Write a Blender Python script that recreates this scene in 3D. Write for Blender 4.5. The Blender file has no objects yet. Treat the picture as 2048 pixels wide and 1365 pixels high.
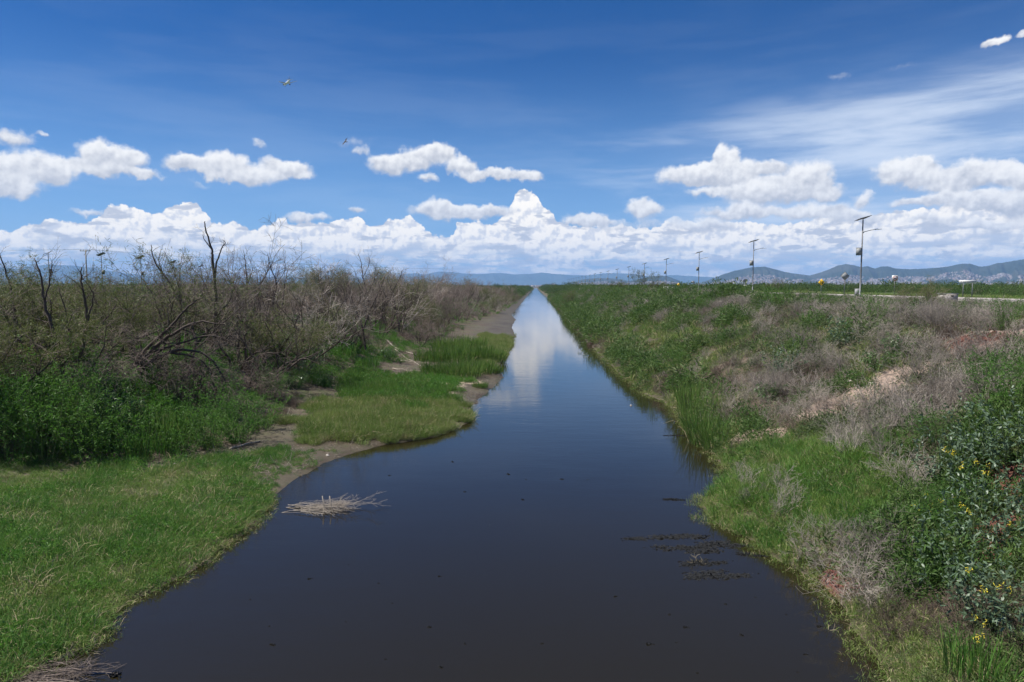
import bpy, math, random
import numpy as np
from mathutils import Matrix, Vector, Euler

R = math.radians
scene = bpy.context.scene
COL = scene.collection
rng = np.random.default_rng(7)
random.seed(7)

# ------------------------------------------------------------------ camera
CAMZ = 5.5
FPX = 1365.0                       # focal length in pixels of the 2048 px wide photograph
PITCH = 4.586
YAW = 1.93
cam_data = bpy.data.cameras.new("camera")
cam = bpy.data.objects.new("camera", cam_data)
COL.objects.link(cam)
cam.location = (0, 0, CAMZ)
cam.rotation_euler = Euler((R(90 - PITCH), 0, R(YAW)), 'XYZ')
cam_data.sensor_width = 36.0
cam_data.lens = 36.0 * FPX / 2048.0
cam_data.clip_start = 0.1
cam_data.clip_end = 90000
scene.camera = cam
CM = np.array(cam.rotation_euler.to_matrix())


def ray(u, v):
    d = np.stack([(np.asarray(u, float) - 1024) / FPX, (682.5 - np.asarray(v, float)) / FPX, -np.ones_like(np.asarray(u, float))], -1)
    d = d @ CM.T
    return d / np.linalg.norm(d, axis=-1, keepdims=True)


def project(P):
    q = (np.asarray(P, float) - np.array([0, 0, CAMZ])) @ CM
    z = np.where(-q[..., 2] < 1e-3, 1e-3, -q[..., 2])
    return 1024 + FPX * q[..., 0] / z, 682.5 - FPX * q[..., 1] / z, -q[..., 2]


def sky_at(u, v):
    d = ray(u, v)
    return math.atan2(d[0], d[1]), d[2] / math.hypot(d[0], d[1])


# ------------------------------------------------------------------ sun, sky, exposure
SUN_EL, SUN_AZ = 58.0, -88.0       # azimuth clockwise from +Y (the canal), negative = left
sun_data = bpy.data.lights.new("sun", 'SUN')
sun_data.energy = 5.0
sun_data.angle = R(0.5)
sun_data.color = (1.0, 0.95, 0.87)
sun = bpy.data.objects.new("sun", sun_data)
COL.objects.link(sun)
sd = Vector((math.sin(R(SUN_AZ)) * math.cos(R(SUN_EL)), math.cos(R(SUN_AZ)) * math.cos(R(SUN_EL)), math.sin(R(SUN_EL))))
sun.rotation_euler = sd.to_track_quat('Z', 'Y').to_euler()
sun.location = (0, 0, 60)

scene.view_settings.view_transform = 'Standard'
scene.view_settings.look = 'None'
scene.view_settings.exposure = 0.74
scene.view_settings.gamma = 1.0
scene.cycles.max_bounces = 6
scene.cycles.diffuse_bounces = 2
scene.cycles.glossy_bounces = 3
scene.cycles.transmission_bounces = 2
scene.cycles.transparent_max_bounces = 8
scene.cycles.volume_bounces = 0
scene.cycles.use_denoising = True
scene.cycles.sample_clamp_indirect = 4.0

world = bpy.data.worlds.new("World")
scene.world = world
world.use_nodes = True


class NT:
    """small helper round a node tree"""
    def __init__(s, tree):
        s.t = tree; s.n = tree.nodes; s.l = tree.links

    def node(s, typ, **kw):
        n = s.n.new(typ)
        for k, v in kw.items():
            setattr(n, k, v)
        return n

    def put(s, sock, val):
        if isinstance(val, bpy.types.NodeSocket):
            s.l.new(val, sock)
        elif val is not None:
            sock.default_value = val

    def math(s, op, a, b=None, c=None, clamp=False):
        n = s.node('ShaderNodeMath', operation=op, use_clamp=clamp)
        s.put(n.inputs[0], a); s.put(n.inputs[1], b)
        if c is not None: s.put(n.inputs[2], c)
        return n.outputs[0]

    def vmath(s, op, a, b=None, out=0):
        n = s.node('ShaderNodeVectorMath', operation=op)
        s.put(n.inputs[0], a)
        if b is not None: s.put(n.inputs[1], b)
        return n.outputs[out]

    def comb(s, x, y, z=0.0):
        n = s.node('ShaderNodeCombineXYZ')
        s.put(n.inputs[0], x); s.put(n.inputs[1], y); s.put(n.inputs[2], z)
        return n.outputs[0]

    def sep(s, v):
        n = s.node('ShaderNodeSeparateXYZ'); s.put(n.inputs[0], v)
        return n.outputs

    def smooth(s, v, a, b, lo=0.0, hi=1.0, kind='SMOOTHSTEP'):
        n = s.node('ShaderNodeMapRange', interpolation_type=kind)
        s.put(n.inputs[0], v); n.inputs[1].default_value = a; n.inputs[2].default_value = b
        n.inputs[3].default_value = lo; n.inputs[4].default_value = hi
        return n.outputs[0]

    def noise(s, v, scale, detail=4, rough=0.55, dims='3D', dist=0.0, lac=2.0, w=None):
        n = s.node('ShaderNodeTexNoise', noise_dimensions=dims)
        s.put(n.inputs['Vector'], v)
        n.inputs['Scale'].default_value = scale; n.inputs['Detail'].default_value = detail
        n.inputs['Roughness'].default_value = rough; n.inputs['Distortion'].default_value = dist
        n.inputs['Lacunarity'].default_value = lac
        return n.outputs[0]

    def voronoi(s, v, scale, detail=2, rough=0.5, dims='2D', feature='F1', smooth=0.3):
        n = s.node('ShaderNodeTexVoronoi', voronoi_dimensions=dims, feature=feature)
        s.put(n.inputs['Vector'], v); n.inputs['Scale'].default_value = scale
        n.inputs['Detail'].default_value = detail; n.inputs['Roughness'].default_value = rough
        n.normalize = True
        return n.outputs[0]

    def mix(s, f, a, b, mode='MIX'):
        n = s.node('ShaderNodeMix', data_type='RGBA', blend_type=mode)
        s.put(n.inputs[0], f); s.put(n.inputs[6], a); s.put(n.inputs[7], b)
        return n.outputs[2]

    def mixf(s, f, a, b):
        n = s.node('ShaderNodeMix', data_type='FLOAT')
        s.put(n.inputs[0], f); s.put(n.inputs[2], a); s.put(n.inputs[3], b)
        return n.outputs[0]


def build_world():
    t = NT(world.node_tree)
    t.n.clear()
    out = t.node('ShaderNodeOutputWorld')
    sky = t.node('ShaderNodeTexSky', sky_type='NISHITA')
    sky.sun_disc = False
    sky.sun_elevation = R(SUN_EL)
    sky.sun_rotation = R(SUN_AZ)
    sky.altitude = 2200
    sky.air_density = 1.0
    sky.dust_density = 0.5
    sky.ozone_density = 2.5
    hs = t.node('ShaderNodeHueSaturation')
    hs.inputs['Saturation'].default_value = 1.42
    hs.inputs['Value'].default_value = 1.08
    hs.inputs['Hue'].default_value = 0.512
    t.l.new(sky.outputs[0], hs.inputs['Color'])
    bsky = t.node('ShaderNodeBackground')
    t.put(bsky.inputs[0], hs.outputs[0])
    bsky.inputs[1].default_value = 0.051

    tc = t.node('ShaderNodeTexCoord')
    d = t.sep(tc.outputs['Generated'])
    az = t.math('ARCTAN2', d[0], d[1])
    hh = t.math('MAXIMUM', t.math('SQRT', t.math('ADD', t.math('MULTIPLY', d[0], d[0]), t.math('MULTIPLY', d[1], d[1]))), 0.02)
    el = t.math('DIVIDE', d[2], hh)
    P0 = t.comb(az, el)
    # ragged edges: the lookup point is pushed about by billowy noise
    w1 = t.node('ShaderNodeTexNoise', noise_dimensions='2D')
    t.put(w1.inputs['Vector'], P0); w1.inputs['Scale'].default_value = 34; w1.inputs['Detail'].default_value = 5
    w1.inputs['Roughness'].default_value = 0.58
    wv = t.vmath('SUBTRACT', w1.outputs['Color'], (0.5, 0.5, 0.5))
    wv = t.vmath('MULTIPLY', wv, (0.034, 0.026, 0.0))
    P = t.vmath('ADD', P0, wv)
    bil = t.voronoi(P0, 56, 2.5, 0.55)                # 0 at the middle of each puff
    puff = t.math('SUBTRACT', 0.42, bil)
    fine = t.math('SUBTRACT', t.noise(P0, 120, 5, 0.65, '2D'), 0.5)
    # the same billows seen a little towards the light, to shade each puff on its far side
    bil2 = t.voronoi(t.vmath('ADD', P0, (-0.0035, 0.006, 0)), 56, 2, 0.55)
    relief = t.math('SUBTRACT', bil2, bil)

    # --- single cumulus clouds: direction of the middle, half width and half height (in photo pixels)
    C = CLOUDS
    # three clouds at a time, one to each component of a vector
    sx = t.sep(P)
    AX = t.comb(sx[0], sx[0], sx[0]); EY = t.comb(sx[1], sx[1], sx[1])
    F = t.comb(0, 0, 0); RH = t.comb(0, 0, 0)

    def vma(a, b, c):
        n = t.node('ShaderNodeVectorMath', operation='MULTIPLY_ADD')
        t.put(n.inputs[0], a); t.put(n.inputs[1], b); t.put(n.inputs[2], c)
        return n.outputs[0]
    C = C + [(5000, 5000, 10, 10, 0.0)] * (-len(C) % 3)
    for i in range(0, len(C), 3):
        sxx = []; bx = []; sy = []; by = []; kk = []
        for (u, v, ru, rv, k) in C[i:i + 3]:
            if k == 0:
                sxx.append(1.0); bx.append(9.0); sy.append(1.0); by.append(9.0); kk.append(0.001)
                continue
            a0, e0 = sky_at(u, v)
            a1, _ = sky_at(u + ru, v)
            _, e1 = sky_at(u, v - rv)
            sxx.append(1 / (a1 - a0)); bx.append(-a0 / (a1 - a0)); sy.append(1 / (e1 - e0)); by.append(-e0 / (e1 - e0)); kk.append(k)
        qx = vma(AX, sxx, bx); qy = vma(EY, sy, by)
        r2 = vma(qx, qx, t.vmath('MULTIPLY', qy, qy))
        w = t.vmath('MAXIMUM', vma(r2, [-k for k in kk], kk), (0, 0, 0))
        w2 = t.vmath('MULTIPLY', w, w)
        F = t.vmath('ADD', F, w2); RH = vma(w2, qy, RH)
        # tie the next step to this one, or the shader runs out of stack
        if i % 9 == 6:
            AX = vma(RH, (1e-9, 1e-9, 1e-9), AX)
    F = t.vmath('DOT_PRODUCT', F, (1, 1, 1), out=1); RH = t.vmath('DOT_PRODUCT', RH, (1, 1, 1), out=1)
    height = t.math('DIVIDE', RH, t.math('MAXIMUM', F, 0.02))          # -1 foot .. 1 top of a cloud
    D = t.math('ADD', F, t.math('MULTIPLY', puff, 0.22))
    D = t.math('ADD', D, t.math('MULTIPLY', fine, 0.30))
    gate = t.smooth(F, 0.0, 0.16)
    a_cum = t.math('MULTIPLY', t.smooth(D, 0.02, 0.62), gate)
    thick = t.smooth(D, 0.2, 0.8)
    lit = t.math('ADD', t.math('MULTIPLY', height, 0.80), t.math('MULTIPLY', relief, 1.1))
    lit = t.math('ADD', lit, t.math('MULTIPLY', t.math('SUBTRACT', t.noise(P0, 26, 4, 0.6, '2D'), 0.5), 0.8))
    c_cum = t.mix(t.smooth(lit, -0.70, 0.60), (0.52, 0.54, 0.60, 1), (0.98, 0.97, 0.95, 1))

    # --- the great bank low down: its skyline as a curve over azimuth
    fc = t.node('ShaderNodeFloatCurve')
    cur = fc.mapping.curves[0]
    pts = []
    for (u, v) in SKYLINE:
        a0, e0 = sky_at(u, v)
        pts.append(((a0 + 0.8) / 1.6, e0 / 0.16))
    ext = [(0.0, .5), (0.06, .44), (0.11, .55)]
    pts = [p for p in ext if p[0] < pts[0][0] - .01] + pts + [p for p in [(0.93, .75), (0.97, .6), (1.0, .5)] if p[0] > pts[-1][0] + .01]
    cur.points[0].location = pts[0]; cur.points[1].location = pts[-1]
    for p in pts[1:-1]:
        cur.points.new(*p)
    for p in cur.points:
        p.handle_type = 'VECTOR'
    fc.mapping.extend = 'HORIZONTAL'
    fc.mapping.update()
    wb = t.vmath('MULTIPLY', t.vmath('SUBTRACT', w1.outputs['Color'], (0.5, 0.5, 0.5)), (0.012, 0.0, 0))
    azb = t.math('ADD', az, t.sep(wb)[0])
    t.put(fc.inputs['Value'], t.math('MULTIPLY', t.math('ADD', azb, 0.8), 1 / 1.6))
    top = t.math('MULTIPLY', fc.outputs[0], 0.16)
    pb = bil
    topn = t.math('ADD', top, t.math('MULTIPLY', t.math('SUBTRACT', 0.40, pb), 0.016))
    topn = t.math('ADD', topn, t.math('MULTIPLY', fine, 0.007))
    depth = t.math('SUBTRACT', topn, el)
    a_bank = t.smooth(depth, -0.0003, 0.0022)
    # layers of grey and gaps of blue lower down
    PS = t.comb(t.math('MULTIPLY', az, 0.22), el, 0.0)
    st = t.noise(PS, 60, 3, 0.5, '2D', dist=0.2)
    st2 = t.noise(t.vmath('ADD', PS, (3.1, 0.0035, 0)), 130, 4, 0.6, '2D', dist=0.3)
    low = t.smooth(el, 0.092, 0.030)
    grey = t.math('ADD', t.math('MULTIPLY', low, 0.70), t.math('MULTIPLY', t.math('SUBTRACT', st, 0.5), 2.2))
    grey = t.math('SUBTRACT', grey, t.math('MULTIPLY', t.math('SUBTRACT', pb, 0.35), -0.35))
    gmask = t.smooth(grey, 0.30, 0.95)
    pb2 = bil2
    rel2 = t.math('SUBTRACT', pb2, pb)
    bright = t.mix(t.smooth(t.math('ADD', rel2, t.math('MULTIPLY', fine, 0.35)), -0.20, 0.07), (0.74, 0.75, 0.79, 1), (1.14, 1.07, 0.96, 1))
    c_bank = t.mix(gmask, bright, (0.60, 0.64, 0.72, 1))
    # small low dark flecks in front
    PF = t.comb(t.math('MULTIPLY', az, 0.30), el, 0.0)
    fl = t.noise(PF, 62, 4, 0.55, '2D')
    flm = t.math('MULTIPLY', t.smooth(fl, 0.57, 0.66), t.smooth(el, 0.02, 0.035))
    c_bank = t.mix(t.math('MULTIPLY', flm, 0.9), c_bank, (0.56, 0.58, 0.64, 1))
    gap = t.math('MULTIPLY', t.smooth(st2, 0.47, 0.62), t.smooth(el, 0.062, 0.022))
    gap = t.math('MULTIPLY', gap, t.smooth(el, 0.012, 0.028))
    a_bank = t.math('MULTIPLY', a_bank, t.math('SUBTRACT', 1.0, t.math('MULTIPLY', gap, 0.80)))

    # --- thin high cirrus, drawn out along one direction, mostly to the right
    m = t.node('ShaderNodeMapping'); m.inputs['Rotation'].default_value = (0, 0, R(-13)); m.inputs['Scale'].default_value = (1.0, 6.5, 1)
    t.put(m.inputs['Vector'], P0)
    ci = t.noise(m.outputs[0], 3.4, 8, 0.58, '2D', dist=0.15)
    ci2 = t.noise(P0, 3.0, 2, 0.5, '2D')
    area = t.math('MULTIPLY', t.smooth(az, -0.15, 0.35, 0.0, 1.0), t.smooth(t.math('SUBTRACT', el, t.math('MULTIPLY', az, 0.12)), 0.235, 0.155))
    area = t.math('MAXIMUM', area, t.math('MULTIPLY', t.smooth(el, 0.50, 0.12), 0.13))
    a_ci = t.math('MULTIPLY', t.smooth(t.math('ADD', ci, t.math('MULTIPLY', ci2, 0.25)), 0.50, 0.84), area)
    a_ci = t.math('ADD', a_ci, t.math('MULTIPLY', t.smooth(az, 0.0, 0.5), t.math('MULTIPLY', area, 0.38)))
    a_ci = t.math('MULTIPLY', a_ci, 0.56, clamp=True)
    # veil of brightness towards the horizon
    veil = t.smooth(el, 0.34, 0.03, 0.0, 0.50, 'SMOOTHSTEP')

    def bg(col, s=1.0):
        b = t.node('ShaderNodeBackground'); t.put(b.inputs[0], col); b.inputs[1].default_value = s
        return b.outputs[0]

    def over(f, a, b):
        mx = t.node('ShaderNodeMixShader'); t.put(mx.inputs[0], f); t.l.new(a, mx.inputs[1]); t.l.new(b, mx.inputs[2])
        return mx.outputs[0]
    G = 0.68
    s = over(veil, bsky.outputs[0], bg((0.27, 0.56, 1.0, 1), 0.60))
    s = over(a_ci, s, bg((0.80, 0.88, 1.0, 1), 0.62))
    s = over(a_bank, s, bg(c_bank, G))
    s = over(a_cum, s, bg(c_cum, G * 0.98))
    # nothing of the clouds below the horizon
    s = over(t.smooth(el, -0.01, 0.0), bg((0.10, 0.12, 0.08, 1), 1.0), s)
    t.l.new(s, out.inputs[0])
    world.cycles.sampling_method = 'MANUAL'
    world.cycles.sample_map_resolution = 256


CLOUDS = [
    (20, 272, 62, 28, .8), (80, 262, 26, 10, .6), (-30, 345, 90, 50, 1), (60, 335, 110, 46, 1), (20, 375, 90, 30, .9), (120, 345, 70, 32, .9),
    (190, 305, 60, 36, 1), (250, 318, 62, 36, 1), (205, 335, 80, 24, 1), (285, 351, 50, 14, .9),
    (375, 328, 66, 28, 1), (440, 328, 74, 34, 1), (500, 350, 76, 32, 1), (460, 352, 60, 20, 1), (585, 340, 64, 26, .95), (545, 325, 40, 18, .7),
    (520, 292, 30, 12, .6), (700, 285, 66, 16, .42), (727, 303, 24, 13, .62), (400, 368, 40, 8, .45),
    (782, 328, 68, 28, 1), (838, 318, 62, 34, 1), (880, 305, 38, 26, 1),
    (922, 328, 40, 24, 1), (948, 353, 44, 20, 1), (1005, 350, 42, 22, 1), (1058, 352, 38, 18, 1), (860, 358, 28, 12, .75),
    (870, 418, 66, 24, 1), (935, 424, 80, 24, 1), (1000, 422, 60, 20, .8), (717, 420, 30, 13, .8), (612, 437, 66, 14, .8), (180, 432, 60, 10, .7),
    (1172, 441, 68, 20, 1), (1285, 420, 50, 28, 1), (1215, 452, 60, 16, .7), (1290, 450, 60, 14, .6),
    (1360, 352, 66, 30, 1), (1410, 345, 60, 30, 1), (1452, 318, 30, 42, 1), (1500, 340, 60, 32, .9), (1440, 352, 90, 32, 1), (1550, 335, 50, 20, .8),
    (1620, 352, 62, 42, 1), (1580, 372, 90, 38, 1), (1510, 386, 100, 34, 1), (1640, 385, 66, 28, 1), (1420, 385, 60, 16, .8),
    (1480, 425, 120, 22, .9), (1620, 425, 120, 24, .9), (1400, 452, 100, 18, .9),
    (1725, 402, 34, 24, .85), (1700, 435, 90, 18, .8), (1730, 440, 40, 18, .8),
    (1800, 345, 84, 40, 1), (1835, 340, 60, 34, 1), (1890, 362, 90, 30, 1), (1950, 345, 66, 36, 1), (2010, 348, 66, 32, 1), (2060, 360, 66, 36, 1),
    (1840, 402, 80, 16, .9), (1920, 398, 84, 32, 1), (1990, 400, 84, 32, 1), (2060, 410, 90, 40, 1),
    (1992, 82, 36, 17, .85), (2050, 72, 28, 10, .7), (1860, 440, 110, 16, .7), (1990, 450, 110, 18, .8),
    (1680, 152, 46, 14, .42), (1815, 135, 46, 12, .36),
]
SKYLINE = [(-60, 470), (0, 463), (50, 455), (88, 446), (112, 441), (150, 447), (200, 441), (208, 416), (240, 412), (275, 420), (300, 428),
           (335, 424), (352, 409), (385, 407), (412, 424), (425, 448), (470, 445), (500, 458), (540, 456), (547, 441), (576, 440), (583, 455), (600, 447),
           (660, 448), (690, 438), (722, 436), (735, 456), (765, 452), (785, 440), (808, 438), (818, 431), (838, 446), (858, 466), (880, 474), (908, 474), (914, 446), (955, 444),
           (985, 452), (1000, 438), (1020, 425), (1026, 392), (1050, 380), (1072, 388), (1082, 412), (1096, 420), (1108, 436), (1125, 448), (1170, 456), (1240, 452),
           (1300, 458), (1335, 447), (1420, 450), (1500, 446), (1560, 452), (1640, 438), (1700, 440), (1800, 424), (1880, 415), (1960, 408), (2060, 400), (2100, 402)]
build_world()

# ------------------------------------------------------------------ helpers
def tag(o, label=None, cat=None, group=None, kind=None):
    if label: o['label'] = label
    if cat: o['category'] = cat
    if group: o['group'] = group
    if kind: o['kind'] = kind
    return o


def link(name, me, parent=None, loc=None, rot=None, scale=None):
    o = bpy.data.objects.new(name, me)
    COL.objects.link(o)
    if parent is not None: o.parent = parent
    if loc is not None: o.location = loc
    if rot is not None: o.rotation_euler = rot
    if scale is not None: o.scale = scale if hasattr(scale, '__len__') else (scale,) * 3
    return o


def vnoise(x, y, seed=0):
    x = np.asarray(x, float); y = np.asarray(y, float)
    xi = np.floor(x); yi = np.floor(y); fx = x - xi; fy = y - yi
    fx = fx * fx * (3 - 2 * fx); fy = fy * fy * (3 - 2 * fy)

    def h(a, b):
        n = (a.astype(np.int64) * 374761393 + b.astype(np.int64) * 668265263 + seed * 1442695041) & 0x7fffffff
        n = ((n ^ (n >> 13)) * 1274126177) & 0x7fffffff
        return ((n ^ (n >> 16)) & 0xffff) / 65535.0
    return (h(xi, yi) * (1 - fx) + h(xi + 1, yi) * fx) * (1 - fy) + (h(xi, yi + 1) * (1 - fx) + h(xi + 1, yi + 1) * fx) * fy


def fbm(x, y, oct=4, seed=0, gain=0.5):
    a = 0; s = 1; t = 0
    for i in range(oct):
        a = a + s * vnoise(x * 2 ** i + 17.3 * i, y * 2 ** i - 9.1 * i, seed + i); t += s; s *= gain
    return a / t


def sstep(x, a, b):
    t = np.clip((x - a) / (b - a), 0, 1)
    return t * t * (3 - 2 * t)


class Geo:
    """collects arrays of vertices and faces for one mesh"""
    def __init__(s):
        s.V = []; s.F = []; s.n = 0

    def add(s, v, f, mat=0):
        v = np.asarray(v, np.float32).reshape(-1, 3); f = np.asarray(f, np.int64)
        s.V.append(v); s.F.append((f + s.n, mat)); s.n += len(v)
        return s

    def box(s, c, size, rot=None, mat=0):
        c = np.array(c, float); h = np.array(size, float) / 2
        v = np.array([[x, y, z] for x in (-1, 1) for y in (-1, 1) for z in (-1, 1)]) * h
        if rot is not None: v = v @ np.array(Euler(rot).to_matrix()).T
        f = [[0, 1, 3, 2], [4, 6, 7, 5], [0, 4, 5, 1], [2, 3, 7, 6], [0, 2, 6, 4], [1, 5, 7, 3]]
        return s.add(v + c, f, mat)

    def tubes(s, P, Rr, sides=4, mat=0, cap=True):
        P = np.asarray(P, float); Rr = np.asarray(Rr, float)
        if P.ndim == 2: P = P[None]; Rr = Rr[None]
        N, k, _ = P.shape
        T = np.gradient(P, axis=1); T /= np.linalg.norm(T, axis=2, keepdims=True) + 1e-9
        m = T.mean(1); a = np.where(np.abs(m[:, 2:3]) > 0.8, np.array([[1., 0, 0]]), np.array([[0., 0, 1]]))
        B = np.cross(T, a[:, None, :]); B /= np.linalg.norm(B, axis=2, keepdims=True) + 1e-9
        C = np.cross(T, B)
        ang = np.arange(sides) * 2 * math.pi / sides
        ring = B[:, :, None, :] * np.cos(ang)[None, None, :, None] + C[:, :, None, :] * np.sin(ang)[None, None, :, None]
        V = P[:, :, None, :] + ring * Rr[:, :, None, None]
        idx = np.arange(N * k * sides).reshape(N, k, sides)
        a0 = idx[:, :-1, :]; a1 = idx[:, 1:, :]
        f = np.stack([a0, np.roll(a0, -1, 2), np.roll(a1, -1, 2), a1], -1).reshape(-1, 4)
        s.add(V.reshape(-1, 3), f, mat)
        if cap and sides > 3:
            s.F.append((idx[:, -1, :] + s.n - N * k * sides, mat))
            s.F.append((idx[:, 0, ::-1] + s.n - N * k * sides, mat))
        return s

    def blades(s, P, D, L, W, bend=0.3, mat=0, up=False, fold=0.0):
        """narrow leaves: base P, direction D, length L, width W; tip drops by bend*L"""
        P = np.asarray(P, float); N = len(P)
        D = D / (np.linalg.norm(D, axis=1, keepdims=True) + 1e-9)
        L = np.broadcast_to(L, N).astype(float)[:, None]; W = np.broadcast_to(W, N).astype(float)[:, None]
        bend = np.broadcast_to(bend, N).astype(float)[:, None]
        a = rng.normal(size=(N, 3)) if not up else np.tile([0, 0, 1.0], (N, 1)) + rng.normal(size=(N, 3)) * 0.35
        S = np.cross(D, a); S /= np.linalg.norm(S, axis=1, keepdims=True) + 1e-9
        g = np.array([[0, 0, -1.0]])
        m = P + D * L * 0.5 + g * bend * L * 0.22
        t = P + D * L * 0.95 + g * bend * L
        V = np.stack([P - S * W * 0.28, P + S * W * 0.28, m + S * W * 0.5, m - S * W * 0.5, t], 1)
        i = np.arange(N)[:, None] * 5
        b = s.n
        s.add(V.reshape(-1, 3), i + np.array([[0, 1, 2, 3]]), mat)
        s.F.append((i + np.array([[3, 2, 4]]) + b, mat))
        return s

    def mesh(s, name, mats, smooth=False):
        me = bpy.data.meshes.new(name)
        V = np.concatenate(s.V); me.vertices.add(len(V)); me.vertices.foreach_set('co', V.ravel())
        tot = [np.full(len(f), f.shape[1]) for f, m in s.F]; tot = np.concatenate(tot)
        mi = np.concatenate([np.full(len(f), m) for f, m in s.F])
        loops = np.concatenate([f.ravel() for f, m in s.F])
        me.loops.add(len(loops)); me.loops.foreach_set('vertex_index', loops.astype(np.int32))
        me.polygons.add(len(tot))
        me.polygons.foreach_set('loop_start', np.concatenate([[0], np.cumsum(tot)[:-1]]).astype(np.int32))
        me.polygons.foreach_set('loop_total', tot.astype(np.int32))
        me.polygons.foreach_set('material_index', mi.astype(np.int32))
        if smooth: me.polygons.foreach_set('use_smooth', np.ones(len(tot), bool))
        for m in (mats if isinstance(mats, (list, tuple)) else [mats]): me.materials.append(m)
        me.update(calc_edges=True)
        return me


# ------------------------------------------------------------------ shorelines (photo pixels -> world, water level z = 0)
LEFT_SHORE = [(100, 1365), (172, 1322), (232, 1288), (262, 1250), (290, 1205), (375, 1165), (440, 1132), (474, 1095), (532, 1052), (556, 1015), (566, 985),
              (594, 958), (645, 930), (705, 907), (765, 890), (850, 878), (910, 860), (943, 838), (938, 818), (952, 800), (985, 772), (1003, 755), (990, 738), (1008, 716),
              (1018, 695), (1030, 674), (1022, 655), (1030, 640), (1022, 630), (1036, 615), (1048, 600), (1056, 590)]
RIGHT_SHORE = [(1735, 1365), (1700, 1300), (1650, 1215), (1600, 1165), (1535, 1125), (1500, 1090), (1442, 1062), (1400, 1035), (1392, 1000), (1438, 972), (1442, 945),
               (1440, 915), (1425, 890), (1385, 855), (1345, 815), (1300, 790), (1262, 764), (1236, 742), (1208, 716), (1182, 690), (1160, 665), (1137, 640), (1116, 615), (1097, 597), (1088, 590)]
LEFT_BASE = [(-500, 1010), (-200, 950), (0, 932), (300, 918), (430, 905), (520, 870), (580, 830), (660, 795), (720, 765), (800, 735), (835, 712), (880, 690), (915, 660), (955, 640), (1000, 628), (1020, 616), (1036, 606), (1050, 594)]


def plane_pts(px, z):
    d = ray([p[0] for p in px], [p[1] for p in px])
    k = (z - CAMZ) / d[:, 2]
    P = d * k[:, None]
    return P[:, 0], P[:, 1]


def mono(x, y):
    o = np.argsort(y); return x[o], y[o]


LX, LY = mono(*plane_pts(LEFT_SHORE, 0)); RX, RY = mono(*plane_pts(RIGHT_SHORE, 0))
BX, BY = mono(*plane_pts(LEFT_BASE, 0.3))
LX = np.concatenate([[-7.5, -7.2], LX, [-4.2, -4.2]]); LY = np.concatenate([[-60, 2], LY, [900, 3000]])
RX = np.concatenate([[5.2, 5.3], RX, [5.6, 5.6]]); RY = np.concatenate([[-60, 2], RY, [900, 3000]])
BX = np.concatenate([[-24, -20], BX, [-5.2, -5.2]]); BY = np.concatenate([[-60, 8], BY, [900, 3000]])
XL = lambda y: np.interp(y, LY, LX) - 0.40 * sstep(-y, -26, -11) + 0.25 * (fbm(y * 1.1, 0 * y, 3, 5) - .5) * sstep(y, 4, 12)
XR = lambda y: np.interp(y, RY, RX) + 0.42 * sstep(-y, -26, -11) + 0.35 * (fbm(y * 1.0, 0 * y + 7, 3, 6) - .5) * sstep(y, 4, 12)
XB = lambda y: np.interp(y, BY, BX)


def H(x, y):
    x = np.asarray(x, float); y = np.asarray(y, float)
    xl = XL(y); xr = XR(y); xb = np.minimum(XB(y), xl - 0.6)
    s = xl - x; r = x - xr
    rough = fbm(x * 0.5, y * 0.5, 4, 3) - 0.5
    # left
    zb = 0.05 + 0.28 * (1 - np.exp(-np.maximum(s, 0) / 2.2)) + 0.10 * rough * np.clip(s, 0, 1)
    b = xb - x
    zl = zb + 2.35 * sstep(b, -0.3, 9.0) + 0.5 * rough * sstep(b, 0, 3) + 0.7 * sstep(b, 20, 200)
    # right
    zr = 0.05 + 0.45 * sstep(r, 0, 0.9) + 3.45 * sstep(r, 0.2, 12.5) ** 0.85 + 0.75 * rough * sstep(r, 0.3, 4)
    zr = zr + 0.16 * sstep(r, 16, 30)
    # a low ridge along the top of the bank further off
    zr = zr + 0.42 * sstep(r, 9, 14) * sstep(-r, -24, -17) * sstep(y, 38, 60)
    zc = -0.55 * sstep(np.minimum(x - xl, xr - x), 0, 1.6)
    z = np.where(s > 0, zl, np.where(r > 0, zr, zc))
    far = sstep(np.abs(x), 60, 140)
    z = z * (1 - far * (np.abs(x) > 60)) + (np.where(x < 0, 3.3, 4.0) + 0.3 * rough) * far * (np.abs(x) > 60)
    road = sstep(x, 33.5, 35.8) * sstep(-x, -49, -46.5)
    z = z * (1 - road) + 4.10 * road
    z = np.where(y > 2900, np.maximum(z, 3.0), z)
    return z


def hit(u, v, zoff=0.0):
    """where the sight line through a photo pixel first meets the ground"""
    d = ray(float(u), float(v))
    t = np.concatenate([np.arange(4, 120, 0.05), np.arange(120, 1500, 0.5)])
    P = d[None, :] * t[:, None] + np.array([0, 0, CAMZ])
    under = P[:, 2] < np.maximum(H(P[:, 0], P[:, 1]), 0) + zoff
    i = int(np.argmax(under)) if under.any() else len(t) - 1
    return P[i, 0], P[i, 1], float(H(P[i, 0], P[i, 1]))


# ------------------------------------------------------------------ materials
def new_mat(name):
    m = bpy.data.materials.new(name); m.use_nodes = True
    t = NT(m.node_tree); t.n.clear()
    t.out = t.node('ShaderNodeOutputMaterial')
    return m, t


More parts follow.
